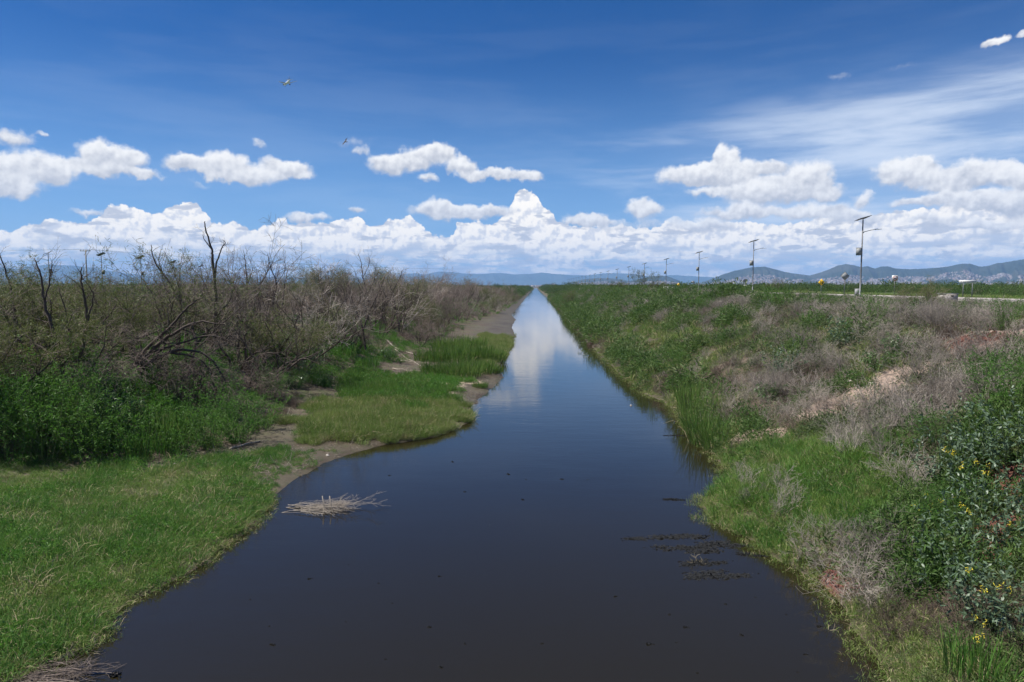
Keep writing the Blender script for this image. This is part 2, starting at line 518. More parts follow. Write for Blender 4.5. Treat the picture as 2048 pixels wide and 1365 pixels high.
def simple_mat(name, col, rough=0.6, metal=0.0, var=0.12, scale=4.0, bump=0.0, objvar=0.0):
    m, t = new_mat(name)
    g = t.node('ShaderNodeNewGeometry')
    n = t.noise(g.outputs['Position'], scale, 4, 0.6)
    c = t.mix(n, tuple(x * (1 - var) for x in col) + (1,), tuple(min(1, x * (1 + var)) for x in col) + (1,))
    if objvar:
        oi = t.node('ShaderNodeObjectInfo')
        k = t.math('ADD', t.math('MULTIPLY', t.math('SUBTRACT', oi.outputs['Random'], 0.5), objvar), 0.95)
        c = t.vmath('MULTIPLY', c, t.comb(k, k, k))
    p = t.node('ShaderNodeBsdfPrincipled')
    t.put(p.inputs['Base Color'], c); p.inputs['Roughness'].default_value = rough; p.inputs['Metallic'].default_value = metal
    if bump:
        b = t.node('ShaderNodeBump'); b.inputs['Strength'].default_value = bump; b.inputs['Distance'].default_value = 0.02
        t.put(b.inputs['Height'], n); t.l.new(b.outputs[0], p.inputs['Normal'])
    t.l.new(p.outputs[0], t.out.inputs[0])
    return m


def leaf_mat(name, a, b, c=None, patch=0.9, transl=0.35, rough=0.55, spec=0.25):
    """a, b: two tones mixed in patches; c: a third, dry tone in small spots"""
    m, t = new_mat(name)
    g = t.node('ShaderNodeNewGeometry'); pos = g.outputs['Position']
    oi = t.node('ShaderNodeObjectInfo')
    n1 = t.noise(pos, patch, 3, 0.6)
    n2 = t.noise(pos, 28.0, 2, 0.5)
    f = t.math('ADD', t.math('MULTIPLY', t.math('SUBTRACT', n1, 0.5), 2.0), t.math('MULTIPLY', t.math('SUBTRACT', n2, 0.5), 1.1))
    f = t.math('ADD', t.math('ADD', f, 0.5), t.math('MULTIPLY', t.math('SUBTRACT', oi.outputs['Random'], 0.5), 0.5), clamp=True)
    col = t.mix(f, a + (1,), b + (1,))
    if c is not None:
        n3 = t.noise(t.vmath('ADD', pos, (31.0, 12.0, 5.0)), patch * 1.7, 4, 0.65)
        k = t.smooth(t.math('ADD', n3, t.math('MULTIPLY', t.math('SUBTRACT', n2, 0.5), 0.5)), 0.54, 0.70)
        col = t.mix(k, col, c + (1,))
    p = t.node('ShaderNodeBsdfPrincipled')
    t.put(p.inputs['Base Color'], col); p.inputs['Roughness'].default_value = rough
    p.inputs['Specular IOR Level'].default_value = spec
    tr = t.node('ShaderNodeBsdfTranslucent'); t.put(tr.inputs[0], col)
    mx = t.node('ShaderNodeMixShader'); mx.inputs[0].default_value = transl
    t.l.new(p.outputs[0], mx.inputs[1]); t.l.new(tr.outputs[0], mx.inputs[2]); t.l.new(mx.outputs[0], t.out.inputs[0])
    return m


def spot_mask(t, pos, spots, warp=0.5):
    """soft irregular patches round world points (x, y, radius)"""
    sp = t.sep(pos)
    n = t.noise(pos, 1.6, 4, 0.6)
    f = None
    for (x, y, r) in spots:
        q = t.vmath('DISTANCE', t.comb(sp[0], sp[1], 0.0), (x, y, 0.0), out=1)
        k = t.smooth(t.math('ADD', t.math('DIVIDE', q, r), t.math('MULTIPLY', t.math('SUBTRACT', n, 0.5), warp * 2)), 1.1, 0.75)
        f = k if f is None else t.math('MAXIMUM', f, k)
    return f


def ground_material():
    m, t = new_mat("bank_soil")
    g = t.node('ShaderNodeNewGeometry'); pos = g.outputs['Position']
    z = t.sep(pos)[2]
    n1 = t.noise(pos, 0.35, 5, 0.6); n2 = t.noise(pos, 3.0, 5, 0.65); n3 = t.noise(pos, 22.0, 3, 0.6)
    soil = t.mix(t.smooth(n2, 0.3, 0.7), (0.060, 0.044, 0.032, 1), (0.125, 0.098, 0.072, 1))
    soil = t.mix(t.smooth(n1, 0.45, 0.62), soil, (0.065, 0.075, 0.03, 1))
    mud = t.mix(t.smooth(n1, 0.35, 0.65), (0.058, 0.044, 0.030, 1), (0.088, 0.075, 0.048, 1))
    mud = t.mix(t.smooth(n2, 0.52, 0.70), mud, (0.045, 0.052, 0.022, 1))
    wet = t.smooth(t.math('ADD', z, t.math('MULTIPLY', t.math('SUBTRACT', n2, 0.5), 0.25)), 0.42, 0.22)
    col = t.mix(wet, soil, mud)
    # pale sand on the spit and trodden pale soil on the right bank
    sx = [hit(u, v) for u, v in [(900, 770), (930, 765), (885, 785)]]
    sand = spot_mask(t, pos, [(sx[0][0], sx[0][1], 0.9), (sx[1][0] + .3, sx[1][1] + .2, 0.9), (sx[2][0], sx[2][1], 0.7)], 0.45)
    col = t.mix(sand, col, t.mix(n3, (0.27, 0.21, 0.15, 1), (0.40, 0.33, 0.25, 1)))
    pl = [hit(u, v) + (r,) for u, v, r in [(1680, 810, 1.3), (1740, 780, 1.3), (1800, 755, 1.3), (1620, 835, 1.0), (1500, 872, .9), (1540, 868, .8), (1960, 690, 1.6), (2020, 670, 2.0), (1950, 860, 1.2), (1840, 735, 1.2), (1900, 715, 1.4)]]
    pale = spot_mask(t, pos, [(p[0], p[1], p[3]) for p in pl], 0.5)
    col = t.mix(pale, col, t.mix(n3, (0.20, 0.145, 0.115, 1), (0.34, 0.26, 0.21, 1)))
    rd = [hit(u, v) + (r,) for u, v, r in [(1668, 1160, .34), (1692, 1178, .34), (2035, 960, 1.0), (2045, 1040, .9), (1940, 682, 1.0), (1960, 675, .8), (1990, 1090, .6), (2040, 1250, .7), (2000, 900, .6), (1950, 1150, .5)]]
    red = spot_mask(t, pos, [(p[0], p[1], p[3]) for p in rd], 0.6)
    vr = t.voronoi(pos, 26.0, 1, 0.5, dims='3D')
    col = t.mix(red, col, t.mix(vr, (0.135, 0.055, 0.040, 1), (0.055, 0.024, 0.019, 1)))
    # fields beyond the banks
    sp = t.sep(pos)
    dist = t.vmath('LENGTH', pos, out=1)
    fn = t.noise(t.vmath('MULTIPLY', pos, (0.012, 0.03, 0.0)), 1.0, 5, 0.6)
    fn2 = t.noise(t.vmath('MULTIPLY', pos, (0.2, 0.2, 0.0)), 1.0, 4, 0.6)
    field = t.mix(t.smooth(fn, 0.38, 0.60), (0.050, 0.085, 0.022, 1), (0.115, 0.135, 0.050, 1))
    field = t.mix(t.smooth(fn2, 0.55, 0.75), field, (0.13, 0.125, 0.06, 1))
    far = t.smooth(dist, 45.0, 110.0)
    far = t.math('MULTIPLY', far, t.smooth(t.math('ABSOLUTE', sp[0]), 14.0, 30.0))
    col = t.mix(far, col, field)
    p = t.node('ShaderNodeBsdfPrincipled')
    t.put(p.inputs['Base Color'], col)
    t.put(p.inputs['Roughness'], t.mixf(wet, 0.95, 0.55))
    p.inputs['Specular IOR Level'].default_value = 0.3
    b = t.node('ShaderNodeBump'); b.inputs['Strength'].default_value = 0.7; b.inputs['Distance'].default_value = 0.06
    t.put(b.inputs['Height'], t.math('ADD', t.math('ADD', t.math('MULTIPLY', n2, 0.7), t.math('MULTIPLY', n3, 0.4)), t.math('MULTIPLY', t.math('MULTIPLY', vr, red), 0.8)))
    t.l.new(b.outputs[0], p.inputs['Normal'])
    t.l.new(p.outputs[0], t.out.inputs[0])
    return m


def grow_axis(a, b, step, far, ratio):
    c = list(np.arange(a, b + 1e-6, step)); s = step
    while c[-1] < far:
        s *= ratio; c.append(c[-1] + s)
    return c


def build_ground():
    xr_ = grow_axis(0, 22, 0.22, 20500, 1.11); xl_ = grow_axis(0, 22, 0.22, 20500, 1.11)
    xs = np.array([-v for v in xl_[::-1][:-1]] + xr_)
    xs = np.sort(np.concatenate([xs, [33.5, 34.6, 35.8, 46.5, 49.0]]))
    ys = np.array([-v for v in grow_axis(4, 12, 4, 20500, 1.5)[::-1]] + grow_axis(-3.5, 60, 0.24, 20500, 1.035))
    X, Y = np.meshgrid(xs, ys)
    Z = H(X, Y)
    k = np.hypot(X, Y); Z = Z - 0 * k
    V = np.stack([X, Y, Z], -1).reshape(-1, 3)
    nx = len(xs); i = np.arange(len(ys) - 1)[:, None] * nx + np.arange(nx - 1)[None, :]
    F = np.stack([i, i + 1, i + nx + 1, i + nx], -1).reshape(-1, 4)
    g = Geo().add(V, F)
    tag(link("ground", g.mesh("ground", ground_material(), True)), kind='structure')


def build_water():
    m, t = new_mat("muddy_water")
    g = t.node('ShaderNodeNewGeometry'); pos = g.outputs['Position']
    n = t.noise(t.vmath('MULTIPLY', pos, (0.10, 0.05, 0)), 1.0, 3, 0.5)
    col = t.mix(n, (0.0125, 0.0100, 0.0038, 1), (0.0170, 0.0140, 0.0062, 1))
    p = t.node('ShaderNodeBsdfPrincipled')
    t.put(p.inputs['Base Color'], col); p.inputs['Roughness'].default_value = 0.03; p.inputs['IOR'].default_value = 1.46
    # small wind ripples: fine crests lying across the canal, calmer in patches
    r1 = t.noise(t.vmath('MULTIPLY', pos, (1.6, 4.2, 1)), 1.5, 4, 0.55)
    r2 = t.noise(t.vmath('MULTIPLY', pos, (0.5, 1.3, 1)), 1.0, 2, 0.5)
    calm = t.smooth(t.noise(t.vmath('MULTIPLY', pos, (0.12, 0.035, 1)), 1.0, 3, 0.5), 0.35, 0.65, 0.35, 1.0)
    b = t.node('ShaderNodeBump'); b.inputs['Distance'].default_value = 0.03
    t.put(b.inputs['Strength'], t.math('MULTIPLY', calm, 0.22))
    t.put(b.inputs['Height'], t.math('ADD', t.math('MULTIPLY', r1, 0.5), r2))
    t.l.new(b.outputs[0], p.inputs['Normal'])
    t.l.new(p.outputs[0], t.out.inputs[0])
    g = Geo()
    ys = [-50, -10, 0, 10, 20, 40, 80, 160, 400, 900, 2000, 3100]
    V = [(x, y, 0.0) for y in ys for x in (-14 if y < 40 else -9, 12 if y < 40 else 10)]
    F = [[2 * i, 2 * i + 1, 2 * i + 3, 2 * i + 2] for i in range(len(ys) - 1)]
    g.add(V, F)
    tag(link("canal_water", g.mesh("canal_water", m)), kind='structure')


# ------------------------------------------------------------------ far hills
FAR_RIDGE = [(-700, 545), (-400, 530), (-200, 540), (-50, 535), (0, 534), (30, 537), (60, 533), (90, 529), (120, 530), (150, 531), (180, 535), (215, 541), (250, 546), (285, 550), (310, 552), (335, 549), (360, 547), (400, 550), (450, 556), (520, 553),
             (600, 556), (700, 556), (790, 556), (800, 549), (830, 546), (850, 549), (875, 543), (905, 544), (930, 547), (960, 548), (1000, 546), (1030, 549), (1060, 548), (1085, 545), (1110, 548), (1140, 550), (1175, 551), (1205, 547), (1225, 546), (1250, 547), (1270, 548), (1290, 552),
             (1320, 552), (1350, 550), (1400, 553), (1450, 556), (1520, 558), (1600, 556), (1800, 552), (2100, 545), (2500, 540), (2900, 548)]
NEAR_RIDGE = [(1112, 574), (1130, 569), (1150, 562), (1170, 558), (1195, 556), (1225, 557), (1245, 560), (1262, 562), (1280, 558), (1300, 553), (1320, 551), (1333, 552), (1350, 558), (1365, 565), (1382, 570), (1400, 566), (1420, 559), (1445, 549), (1470, 541), (1490, 537), (1505, 534),
              (1530, 533), (1550, 538), (1570, 544), (1595, 548), (1620, 551), (1640, 545), (1660, 538), (1675, 531), (1692, 528), (1708, 530), (1722, 534), (1735, 532), (1750, 537), (1762, 533), (1775, 532), (1792, 537), (1820, 538), (1850, 537), (1880, 535), (1905, 531), (1925, 527), (1940, 527),
              (1960, 533), (1975, 532), (1995, 526), (2020, 523), (2048, 518), (2120, 510), (2250, 505), (2450, 520), (2700, 545), (3000, 570)]
FRONT_RIDGE = [(1060, 576), (1085, 570), (1105, 567), (1120, 572), (1135, 577)]
KNOLLS = [(1560, 576), (1590, 567), (1620, 561), (1645, 565), (1690, 573), (1710, 576)]
KNOLL2 = [(1820, 577), (1850, 567), (1875, 560), (1900, 558), (1925, 565), (1945, 572), (1960, 577)]


def hill_material(name, wood, bare, city=0.0):
    m, t = new_mat(name)
    g = t.node('ShaderNodeNewGeometry'); pos = g.outputs['Position']
    n = t.noise(t.vmath('MULTIPLY', pos, (0.0012, 0.0012, 0.004)), 1.0, 6, 0.62)
    n2 = t.noise(t.vmath('MULTIPLY', pos, (0.012, 0.012, 0.012)), 1.0, 4, 0.6)
    col = t.mix(t.smooth(n, 0.42, 0.62), wood + (1,), bare + (1,))
    col = t.mix(t.math('MULTIPLY', n2, 0.5), col, tuple(x * 0.55 for x in wood) + (1,))
    p = t.node('ShaderNodeBsdfPrincipled'); t.put(p.inputs['Base Color'], col); p.inputs['Roughness'].default_value = 0.95
    p.inputs['Specular IOR Level'].default_value = 0.1
    t.l.new(p.outputs[0], t.out.inputs[0])
    return m


def ridge_func(prof, dist):
    A = []; T = []
    for u, v in prof:
        a, e = sky_at(u, v); A.append(a); T.append(e)
    A = np.array(A); T = np.array(T)
    return A, T, lambda a: np.interp(a, A, T, left=-0.001, right=-0.001)


def hills(name, prof, dist, depthf, mat, na, ns, seed, noise_amp=0.35, freq=60):
    A, T, f = ridge_func(prof, dist)
    az = np.linspace(A[0], A[-1], na)
    s = np.linspace(0, 1, ns)
    AZ, S = np.meshgrid(az, s)
    r = dist * (1 - depthf * 0.62) + S * dist * depthf          # the crest lies at S = 0.62
    crest = dist
    peak = np.maximum(f(AZ) * crest + (CAMZ - 4.0), 0)
    up = np.where(S < 0.62, sstep(S, 0, 0.62) ** 0.9, 1 - 0.7 * sstep(S, 0.62, 1.0))
    rid = np.abs(fbm(AZ * freq + S * 2.5, S * 2.2, 5, seed) - 0.5) * 2.6
    rid = np.clip(rid, 0, 1)
    off = np.abs(S - 0.62)
    h = peak * (up - noise_amp * (1 - rid) * np.clip(off * 4, 0, 1) * up)
    h += peak * 0.03 * (fbm(AZ * freq * 5, S * 9, 3, seed + 9) - .5)
    Z = 3.0 + np.maximum(h, -2)
    V = np.stack([np.sin(AZ) * r, np.cos(AZ) * r, Z], -1).reshape(-1, 3)
    i = np.arange(ns - 1)[:, None] * na + np.arange(na - 1)[None, :]
    F = np.stack([i, i + 1, i + na + 1, i + na], -1).reshape(-1, 4)
    o = link(name, Geo().add(V, F).mesh(name, mat, True))
    tag(o, kind='structure')
    return az, s, AZ, S, r, Z, peak


def build_hills():
    far = hill_material("far_woods", (0.040, 0.060, 0.045), (0.065, 0.075, 0.055))
    near = hill_material("hill_scrub", (0.030, 0.042, 0.030), (0.060, 0.064, 0.050))
    hills("mountains", FAR_RIDGE, 20000, 0.35, far, 900, 44, 11, 0.55, 70)
    K = []
    K.append(hills("hills", NEAR_RIDGE, 9000, 0.45, near, 900, 60, 21, 0.60, 80))
    K.append(hills("hills", KNOLLS, 6400, 0.22, near, 120, 30, 31, 0.3, 55))
    K.append(hills("hills", KNOLL2, 6300, 0.22, near, 120, 30, 41, 0.3, 55))
    hills("hills", FRONT_RIDGE, 6000, 0.2, near, 80, 24, 51, 0.3, 55)
    # the town climbing the lower slopes: thousands of little houses, one sheet of stuff
    az, s, AZ, S, r, Z, peak = K[0]
    N = 15000
    a = rng.uniform(az[0], az[-1], N * 3); q = rng.uniform(0.0, 0.52, N * 3) ** 1.0
    ia = (a - az[0]) / (az[-1] - az[0]) * (len(az) - 1); js = q * (len(s) - 1)
    zi = Z[js.astype(int), ia.astype(int)]; fr = js - js.astype(int)
    zi = zi * (1 - fr) + Z[np.minimum(js.astype(int) + 1, len(s) - 1), ia.astype(int)] * fr
    ri = r[js.astype(int), ia.astype(int)] * (1 - fr) + r[np.minimum(js.astype(int) + 1, len(s) - 1), ia.astype(int)] * fr
    pk = peak[js.astype(int), ia.astype(int)]
    lim = 0.16 + 0.50 * fbm(a * 26, a * 0 + 2.0, 3, 77)
    dens = fbm(a * 90, q * 9, 3, 78)
    keep = (zi - 3 < lim * np.maximum(pk, 60)) & (dens > 0.36)
    keep &= (a > sky_at(1150, 570)[0])
    a, ri, zi = a[keep][:N], ri[keep][:N], zi[keep][:N]
    # the plain in front of the slopes
    n2 = 3500
    a2 = rng.uniform(sky_at(1040, 570)[0], sky_at(2300, 570)[0], n2); r2 = rng.uniform(4300, 6500, n2)
    a = np.concatenate([a, a2]); ri = np.concatenate([ri, r2]); zi = np.concatenate([zi, np.full(n2, 3.0)])
    n = len(a)
    w = rng.uniform(7, 20, n); d = rng.uniform(7, 20, n); hh = rng.uniform(4, 11, n) + (rng.random(n) < 0.03) * rng.uniform(4, 12, n)
    cx = np.sin(a) * ri; cy = np.cos(a) * ri; th = rng.uniform(-0.5, 0.5, n)
    c, sn = np.cos(th), np.sin(th)
    cor = np.array([[-1, -1], [1, -1], [1, 1], [-1, 1]]) / 2.0
    X = cx[:, None] + (cor[None, :, 0] * w[:, None]) * c[:, None] - (cor[None, :, 1] * d[:, None]) * sn[:, None]
    Y = cy[:, None] + (cor[None, :, 0] * w[:, None]) * sn[:, None] + (cor[None, :, 1] * d[:, None]) * c[:, None]
    lo = np.stack([X, Y, np.repeat((zi - 3)[:, None], 4, 1)], -1); hi = np.stack([X, Y, np.repeat((zi + hh)[:, None], 4, 1)], -1)
    V = np.concatenate([lo, hi], 1).reshape(-1, 3)
    b = np.arange(n)[:, None, None] * 8
    F = (b + np.array([[0, 1, 5, 4], [1, 2, 6, 5], [2, 3, 7, 6], [3, 0, 4, 7], [4, 5, 6, 7]])[None]).reshape(-1, 4)
    m, t = new_mat("town_walls")
    g = t.node('ShaderNodeNewGeometry')
    rp = t.node('ShaderNodeValToRGB'); rp.color_ramp.interpolation = 'CONSTANT'
    cols = [(0, (.17, .14, .14)), (.25, (.20, .18, .18)), (.45, (.12, .10, .105)), (.62, (.22, .16, .14)), (.75, (.26, .245, .24)), (.88, (.15, .14, .16)), (.98, (.36, .35, .34))]
    e = rp.color_ramp.elements
    e[0].position = 0; e[0].color = cols[0][1] + (1,); e[1].position = cols[1][0]; e[1].color = cols[1][1] + (1,)
    for p_, c_ in cols[2:]:
        k = e.new(p_); k.color = c_ + (1,)
    t.put(rp.inputs[0], g.outputs['Random Per Island'])
    p = t.node('ShaderNodeBsdfPrincipled'); t.put(p.inputs['Base Color'], rp.outputs[0]); p.inputs['Roughness'].default_value = 0.9
    t.l.new(p.outputs[0], t.out.inputs[0])
    o = link("distant_town", Geo().add(V, F).mesh("distant_town", m))
    tag(o, "pale mass of tiny houses spread over the lower slopes of the far hills", "town", kind='stuff')


def build_haze():
    m = bpy.data.materials.new("haze"); m.use_nodes = True
    t = NT(m.node_tree); t.n.clear()
    out = t.node('ShaderNodeOutputMaterial')
    v = t.node('ShaderNodeVolumePrincipled')
    v.inputs['Color'].default_value = (0.31, 0.57, 1.0, 1)
    v.inputs['Density'].default_value = HAZE
    v.inputs['Anisotropy'].default_value = 0.0
    t.l.new(v.outputs[0], out.inputs['Volume'])
    g = Geo().box((0, 0, 0), (48000, 48000, 1))
    me = g.mesh("haze", m)
    o = link("haze", me, loc=(0, 0, 349), scale=(1, 1, 702))
    tag(o, "thin blue haze lying over the whole plain", "haze", kind='stuff')


HAZE = 6.0e-5
build_ground()
build_water()
build_hills()

# ------------------------------------------------------------------ plants: materials
M = {}
M['bark'] = simple_mat("dark_bark", (0.070, 0.052, 0.042), 0.9, var=0.45, scale=9)
M['bark_grey'] = simple_mat("weathered_wood", (0.26, 0.225, 0.185), 0.9, var=0.35, scale=9)
M['twig'] = simple_mat("dead_twigs", (0.220, 0.175, 0.148), 0.95, var=0.5, scale=1.3, objvar=0.9)
M['twig_grey'] = simple_mat("grey_dry_stalks", (0.285, 0.250, 0.215), 0.95, var=0.45, scale=1.2, objvar=0.8)
M['twig_brown'] = simple_mat("brown_dry_stalks", (0.140, 0.105, 0.082), 0.95, var=0.45, scale=1.6, objvar=0.7)
M['straw'] = simple_mat("straw", (0.34, 0.28, 0.17), 0.9, var=0.3, scale=3)
M['stem'] = simple_mat("green_stem", (0.09, 0.12, 0.045), 0.7, var=0.3, scale=4)
M['grass'] = leaf_mat("meadow_grass", (0.075, 0.172, 0.026), (0.190, 0.280, 0.062), (0.25, 0.25, 0.11), patch=0.55)
M['grass_deep'] = leaf_mat("lush_grass", (0.050, 0.150, 0.026), (0.115, 0.235, 0.042), (0.19, 0.24, 0.070), patch=0.6)
M['grass_olive'] = leaf_mat("olive_grass", (0.100, 0.170, 0.034), (0.200, 0.260, 0.072), (0.25, 0.23, 0.11), patch=0.6)
M['reed'] = leaf_mat("reed_leaf", (0.060, 0.140, 0.024), (0.130, 0.220, 0.046), (0.20, 0.20, 0.085), patch=1.5)
M['weed'] = leaf_mat("fine_weed_leaf", (0.050, 0.155, 0.020), (0.105, 0.220, 0.034), patch=0.8, transl=0.45)
M['weed_bank'] = leaf_mat("bank_weed_leaf", (0.050, 0.115, 0.024), (0.110, 0.175, 0.046), (0.15, 0.17, 0.075), patch=0.5, transl=0.4)
M['weed_grey'] = leaf_mat("grey_weed_leaf", (0.075, 0.115, 0.040), (0.115, 0.150, 0.070), (0.15, 0.15, 0.095), patch=1.2)
M['broad'] = leaf_mat("broad_leaf", (0.060, 0.135, 0.030), (0.110, 0.185, 0.065), patch=1.6, rough=0.4, spec=0.5)
M['tamarisk'] = leaf_mat("feathery_tamarisk", (0.085, 0.125, 0.030), (0.155, 0.180, 0.046), (0.15, 0.115, 0.055), patch=1.2, transl=0.3)
M['tobacco'] = leaf_mat("blue_green_leaf", (0.080, 0.135, 0.070), (0.130, 0.185, 0.120), patch=2.2, rough=0.45, spec=0.4, transl=0.25)
M['flower'] = simple_mat("yellow_flower", (0.75, 0.62, 0.05), 0.6, var=0.15)
M['scrub'] = leaf_mat("far_scrub_leaf", (0.042, 0.090, 0.020), (0.080, 0.125, 0.032), (0.09, 0.09, 0.045), patch=0.12, transl=0.3)


# ------------------------------------------------------------------ plants: growing
def unit(v):
    return v / (np.linalg.norm(v, axis=-1, keepdims=True) + 1e-9)


def polyline(P, D, L, k, wander, trop):
    """N crooked lines of k points from P along D, length L; trop = pull upward (+) or down (-)"""
    N = len(P); out = np.zeros((N, k, 3)); out[:, 0] = P; d = unit(D)
    L = np.broadcast_to(L, N)
    for i in range(1, k):
        d = unit(d + rng.normal(size=(N, 3)) * wander + np.array([0, 0, trop]))
        out[:, i] = out[:, i - 1] + d * (L / (k - 1))[:, None]
    return out


def sprout(P, Rr, n, lo, hi, Lr, ang, wander, trop, k, rratio, rtip, tmin=0.25, spread=0.5):
    """n side shoots on each line P"""
    N, kk, _ = P.shape
    t = rng.uniform(tmin, 1.0, (N, n)) * (kk - 1.001)
    i = t.astype(int); f = (t - i)[..., None]
    I = np.arange(N)[:, None]
    base = P[I, i] * (1 - f) + P[I, i + 1] * f
    r = Rr[I, i] * (1 - f[..., 0]) + Rr[I, i + 1] * f[..., 0]
    d = unit(P[I, i + 1] - P[I, i])
    pr = unit(np.cross(d, rng.normal(size=(N, n, 3))))
    a = rng.uniform(ang * (1 - spread), ang * (1 + spread), (N, n))[..., None]
    D = d * np.cos(a) + pr * np.sin(a)
    L = rng.uniform(lo, hi, (N, n)) * (Lr if np.isscalar(Lr) else Lr[:, None])
    Q = polyline(base.reshape(-1, 3), D.reshape(-1, 3), L.reshape(-1), k, wander, trop)
    r0 = np.clip(r.reshape(-1) * rratio, rtip, None)
    RR = r0[:, None] * (1 - np.linspace(0, 1, k))[None] + rtip * np.linspace(0, 1, k)[None]
    return Q, RR


def stems(n, spread, L, r0, r1, k=6, wander=0.14, trop=0.12, lean=(0, 0), base=0.15, lv=0.3):
    a = rng.uniform(0, 2 * math.pi, n); s = np.sqrt(rng.random(n)) * spread
    D = np.stack([np.cos(a) * s + lean[0], np.sin(a) * s + lean[1], np.ones(n) * 0.9], 1)
    P = np.stack([np.cos(a) * base * rng.random(n), np.sin(a) * base * rng.random(n), np.full(n, -0.15)], 1)
    Ls = L * rng.uniform(1 - lv, 1 + lv * .4, n)
    Q = polyline(P, D, Ls, k, wander, trop)
    RR = r0 * rng.uniform(0.7, 1.2, n)[:, None] * (1 - np.linspace(0, 1, k)) [None]+ r1 * np.linspace(0, 1, k)[None]
    return Q, RR


def dead_shrub(height, n=7, spread=0.9, dens=(5, 5, 5), lean=(0, 0), r0=0.035, trop=0.05, wander=0.16, leaf=None, bark='bark', twig='twig', fine=0.0028, droop=0.0):
    """bare many-stemmed shrub: returns meshes for trunk and twigs"""
    A, RA = stems(n, spread, height, r0, r0 * 0.25, 7, wander, trop, lean)
    B, RB = sprout(A, RA, dens[0], 0.25, 0.55, height, 0.75, wander, trop, 5, 0.6, 0.005, 0.25)
    Cc, RC = sprout(B, RB, dens[1], 0.12, 0.30, height, 0.8, 0.2, trop - droop, 4, 0.6, fine * 1.3, 0.15)
    D, RD = sprout(Cc, RC, dens[2], 0.05, 0.16, height, 0.8, 0.2, trop - droop, 3, 0.7, fine, 0.1)
    g = Geo(); g.tubes(A, RA, 6); g.tubes(B, RB, 4)
    trunk = g.mesh("trunk", M[bark])
    if dens[1] * dens[2] <= 20:
        g.tubes(Cc, RC, 3, 1); g.tubes(D, RD, 3, 1)
        out = [("trunk", g.mesh("trunk", [M[bark], M[twig]]))]
    else:
        g = Geo(); g.tubes(Cc, RC, 3); g.tubes(D, RD, 3)
        out = [("trunk", trunk), ("twigs", g.mesh("twigs", M[twig]))]
    if leaf:
        name, mat, per, l, w = leaf
        T = D.reshape(-1, 3); keep = rng.random(len(T)) < per
        Pn = np.repeat(T[keep], 7, 0) + rng.normal(size=(keep.sum() * 7, 3)) * 0.07
        Dn = unit(rng.normal(size=Pn.shape) + np.array([0, 0, 0.7]))
        g = Geo().blades(Pn, Dn, rng.uniform(.5, 1.3, len(Pn)) * l, w, 0.2)
        out.append((name, g.mesh(name, M[mat])))
    return out


def snag(pts_list, radii, twigs=2, seedlen=0.5):
    """a dead tree drawn as chosen limbs (local points), with a few twigs"""
    g = Geo(); gt = Geo()
    for pts, r in zip(pts_list, radii):
        pts = np.array(pts, float)
        # subdivide with crookedness
        n = len(pts); E = np.concatenate([2 * pts[:1] - pts[1:2], pts, 2 * pts[-1:] - pts[-2:-1]])
        q = []
        for i in range(n - 1):
            p0, p1, p2, p3 = E[i], E[i + 1], E[i + 2], E[i + 3]
            for t in (0, .2, .4, .6, .8):
                q.append(0.5 * (2 * p1 + (p2 - p0) * t + (2 * p0 - 5 * p1 + 4 * p2 - p3) * t * t + (3 * p1 - p0 - 3 * p2 + p3) * t ** 3))
        q = np.array(q + [pts[-1]])
        q[1:-1] += rng.normal(size=(len(q) - 2, 3)) * min(r, .05) * 0.30
        R0 = np.linspace(r * .85, max(r * 0.16, 0.005), len(q))
        g.tubes(q, R0, 7)
        if twigs:
            B, RB = sprout(q[None], R0[None], twigs, 0.5, 1.3, seedlen, 0.7, 0.22, 0.08, 5, 0.45, 0.004, 0.35)
            g.tubes(B, RB, 4)
            Cc, RC = sprout(B, RB, 3, 0.25, 0.6, seedlen, 0.7, 0.22, 0.05, 3, 0.6, 0.003, 0.3)
            g.tubes(Cc, RC, 3, 1)
    return [("trunk", g.mesh("trunk", [M['bark'], M['twig']]))]


def leafy(n, height, spread, per, ll, lw, mat, bend=0.25, k=6, trop=0.10, wander=0.12, lean=(0, 0), side=2, stem='stem', up=0.5, tmin=0.15, r0=0.006):
    """bush of many leafy stems"""
    A, RA = stems(n, spread, height, r0, 0.002, k, wander, trop, lean, base=spread * 0.22)
    allP = [A]
    g = Geo(); g.tubes(A, RA, 3)
    if side:
        B, RB = sprout(A, RA, side, 0.18, 0.42, height, 0.7, wander, trop, 4, 0.7, 0.0015, 0.25)
        g.tubes(B, RB, 3); allP.append(B)
    st = g.mesh("stems", M[stem])
    g = Geo()
    for Q in allP:
        N, kk, _ = Q.shape
        m = per if Q is A else max(4, per // 2)
        t = rng.uniform(tmin, 1.0, (N, m)) * (kk - 1.001); i = t.astype(int); f = (t - i)[..., None]; I = np.arange(N)[:, None]
        P = (Q[I, i] * (1 - f) + Q[I, i + 1] * f).reshape(-1, 3)
        d = unit((Q[I, i + 1] - Q[I, i]).reshape(-1, 3))
        D = unit(d * up + unit(rng.normal(size=P.shape)) + np.array([0, 0, 0.15]))
        g.blades(P, D, rng.uniform(.6, 1.25, len(P)) * ll, rng.uniform(.7, 1.2, len(P)) * lw, bend)
    return [("stems", st), ("leaves", g.mesh("leaves", M[mat]))]


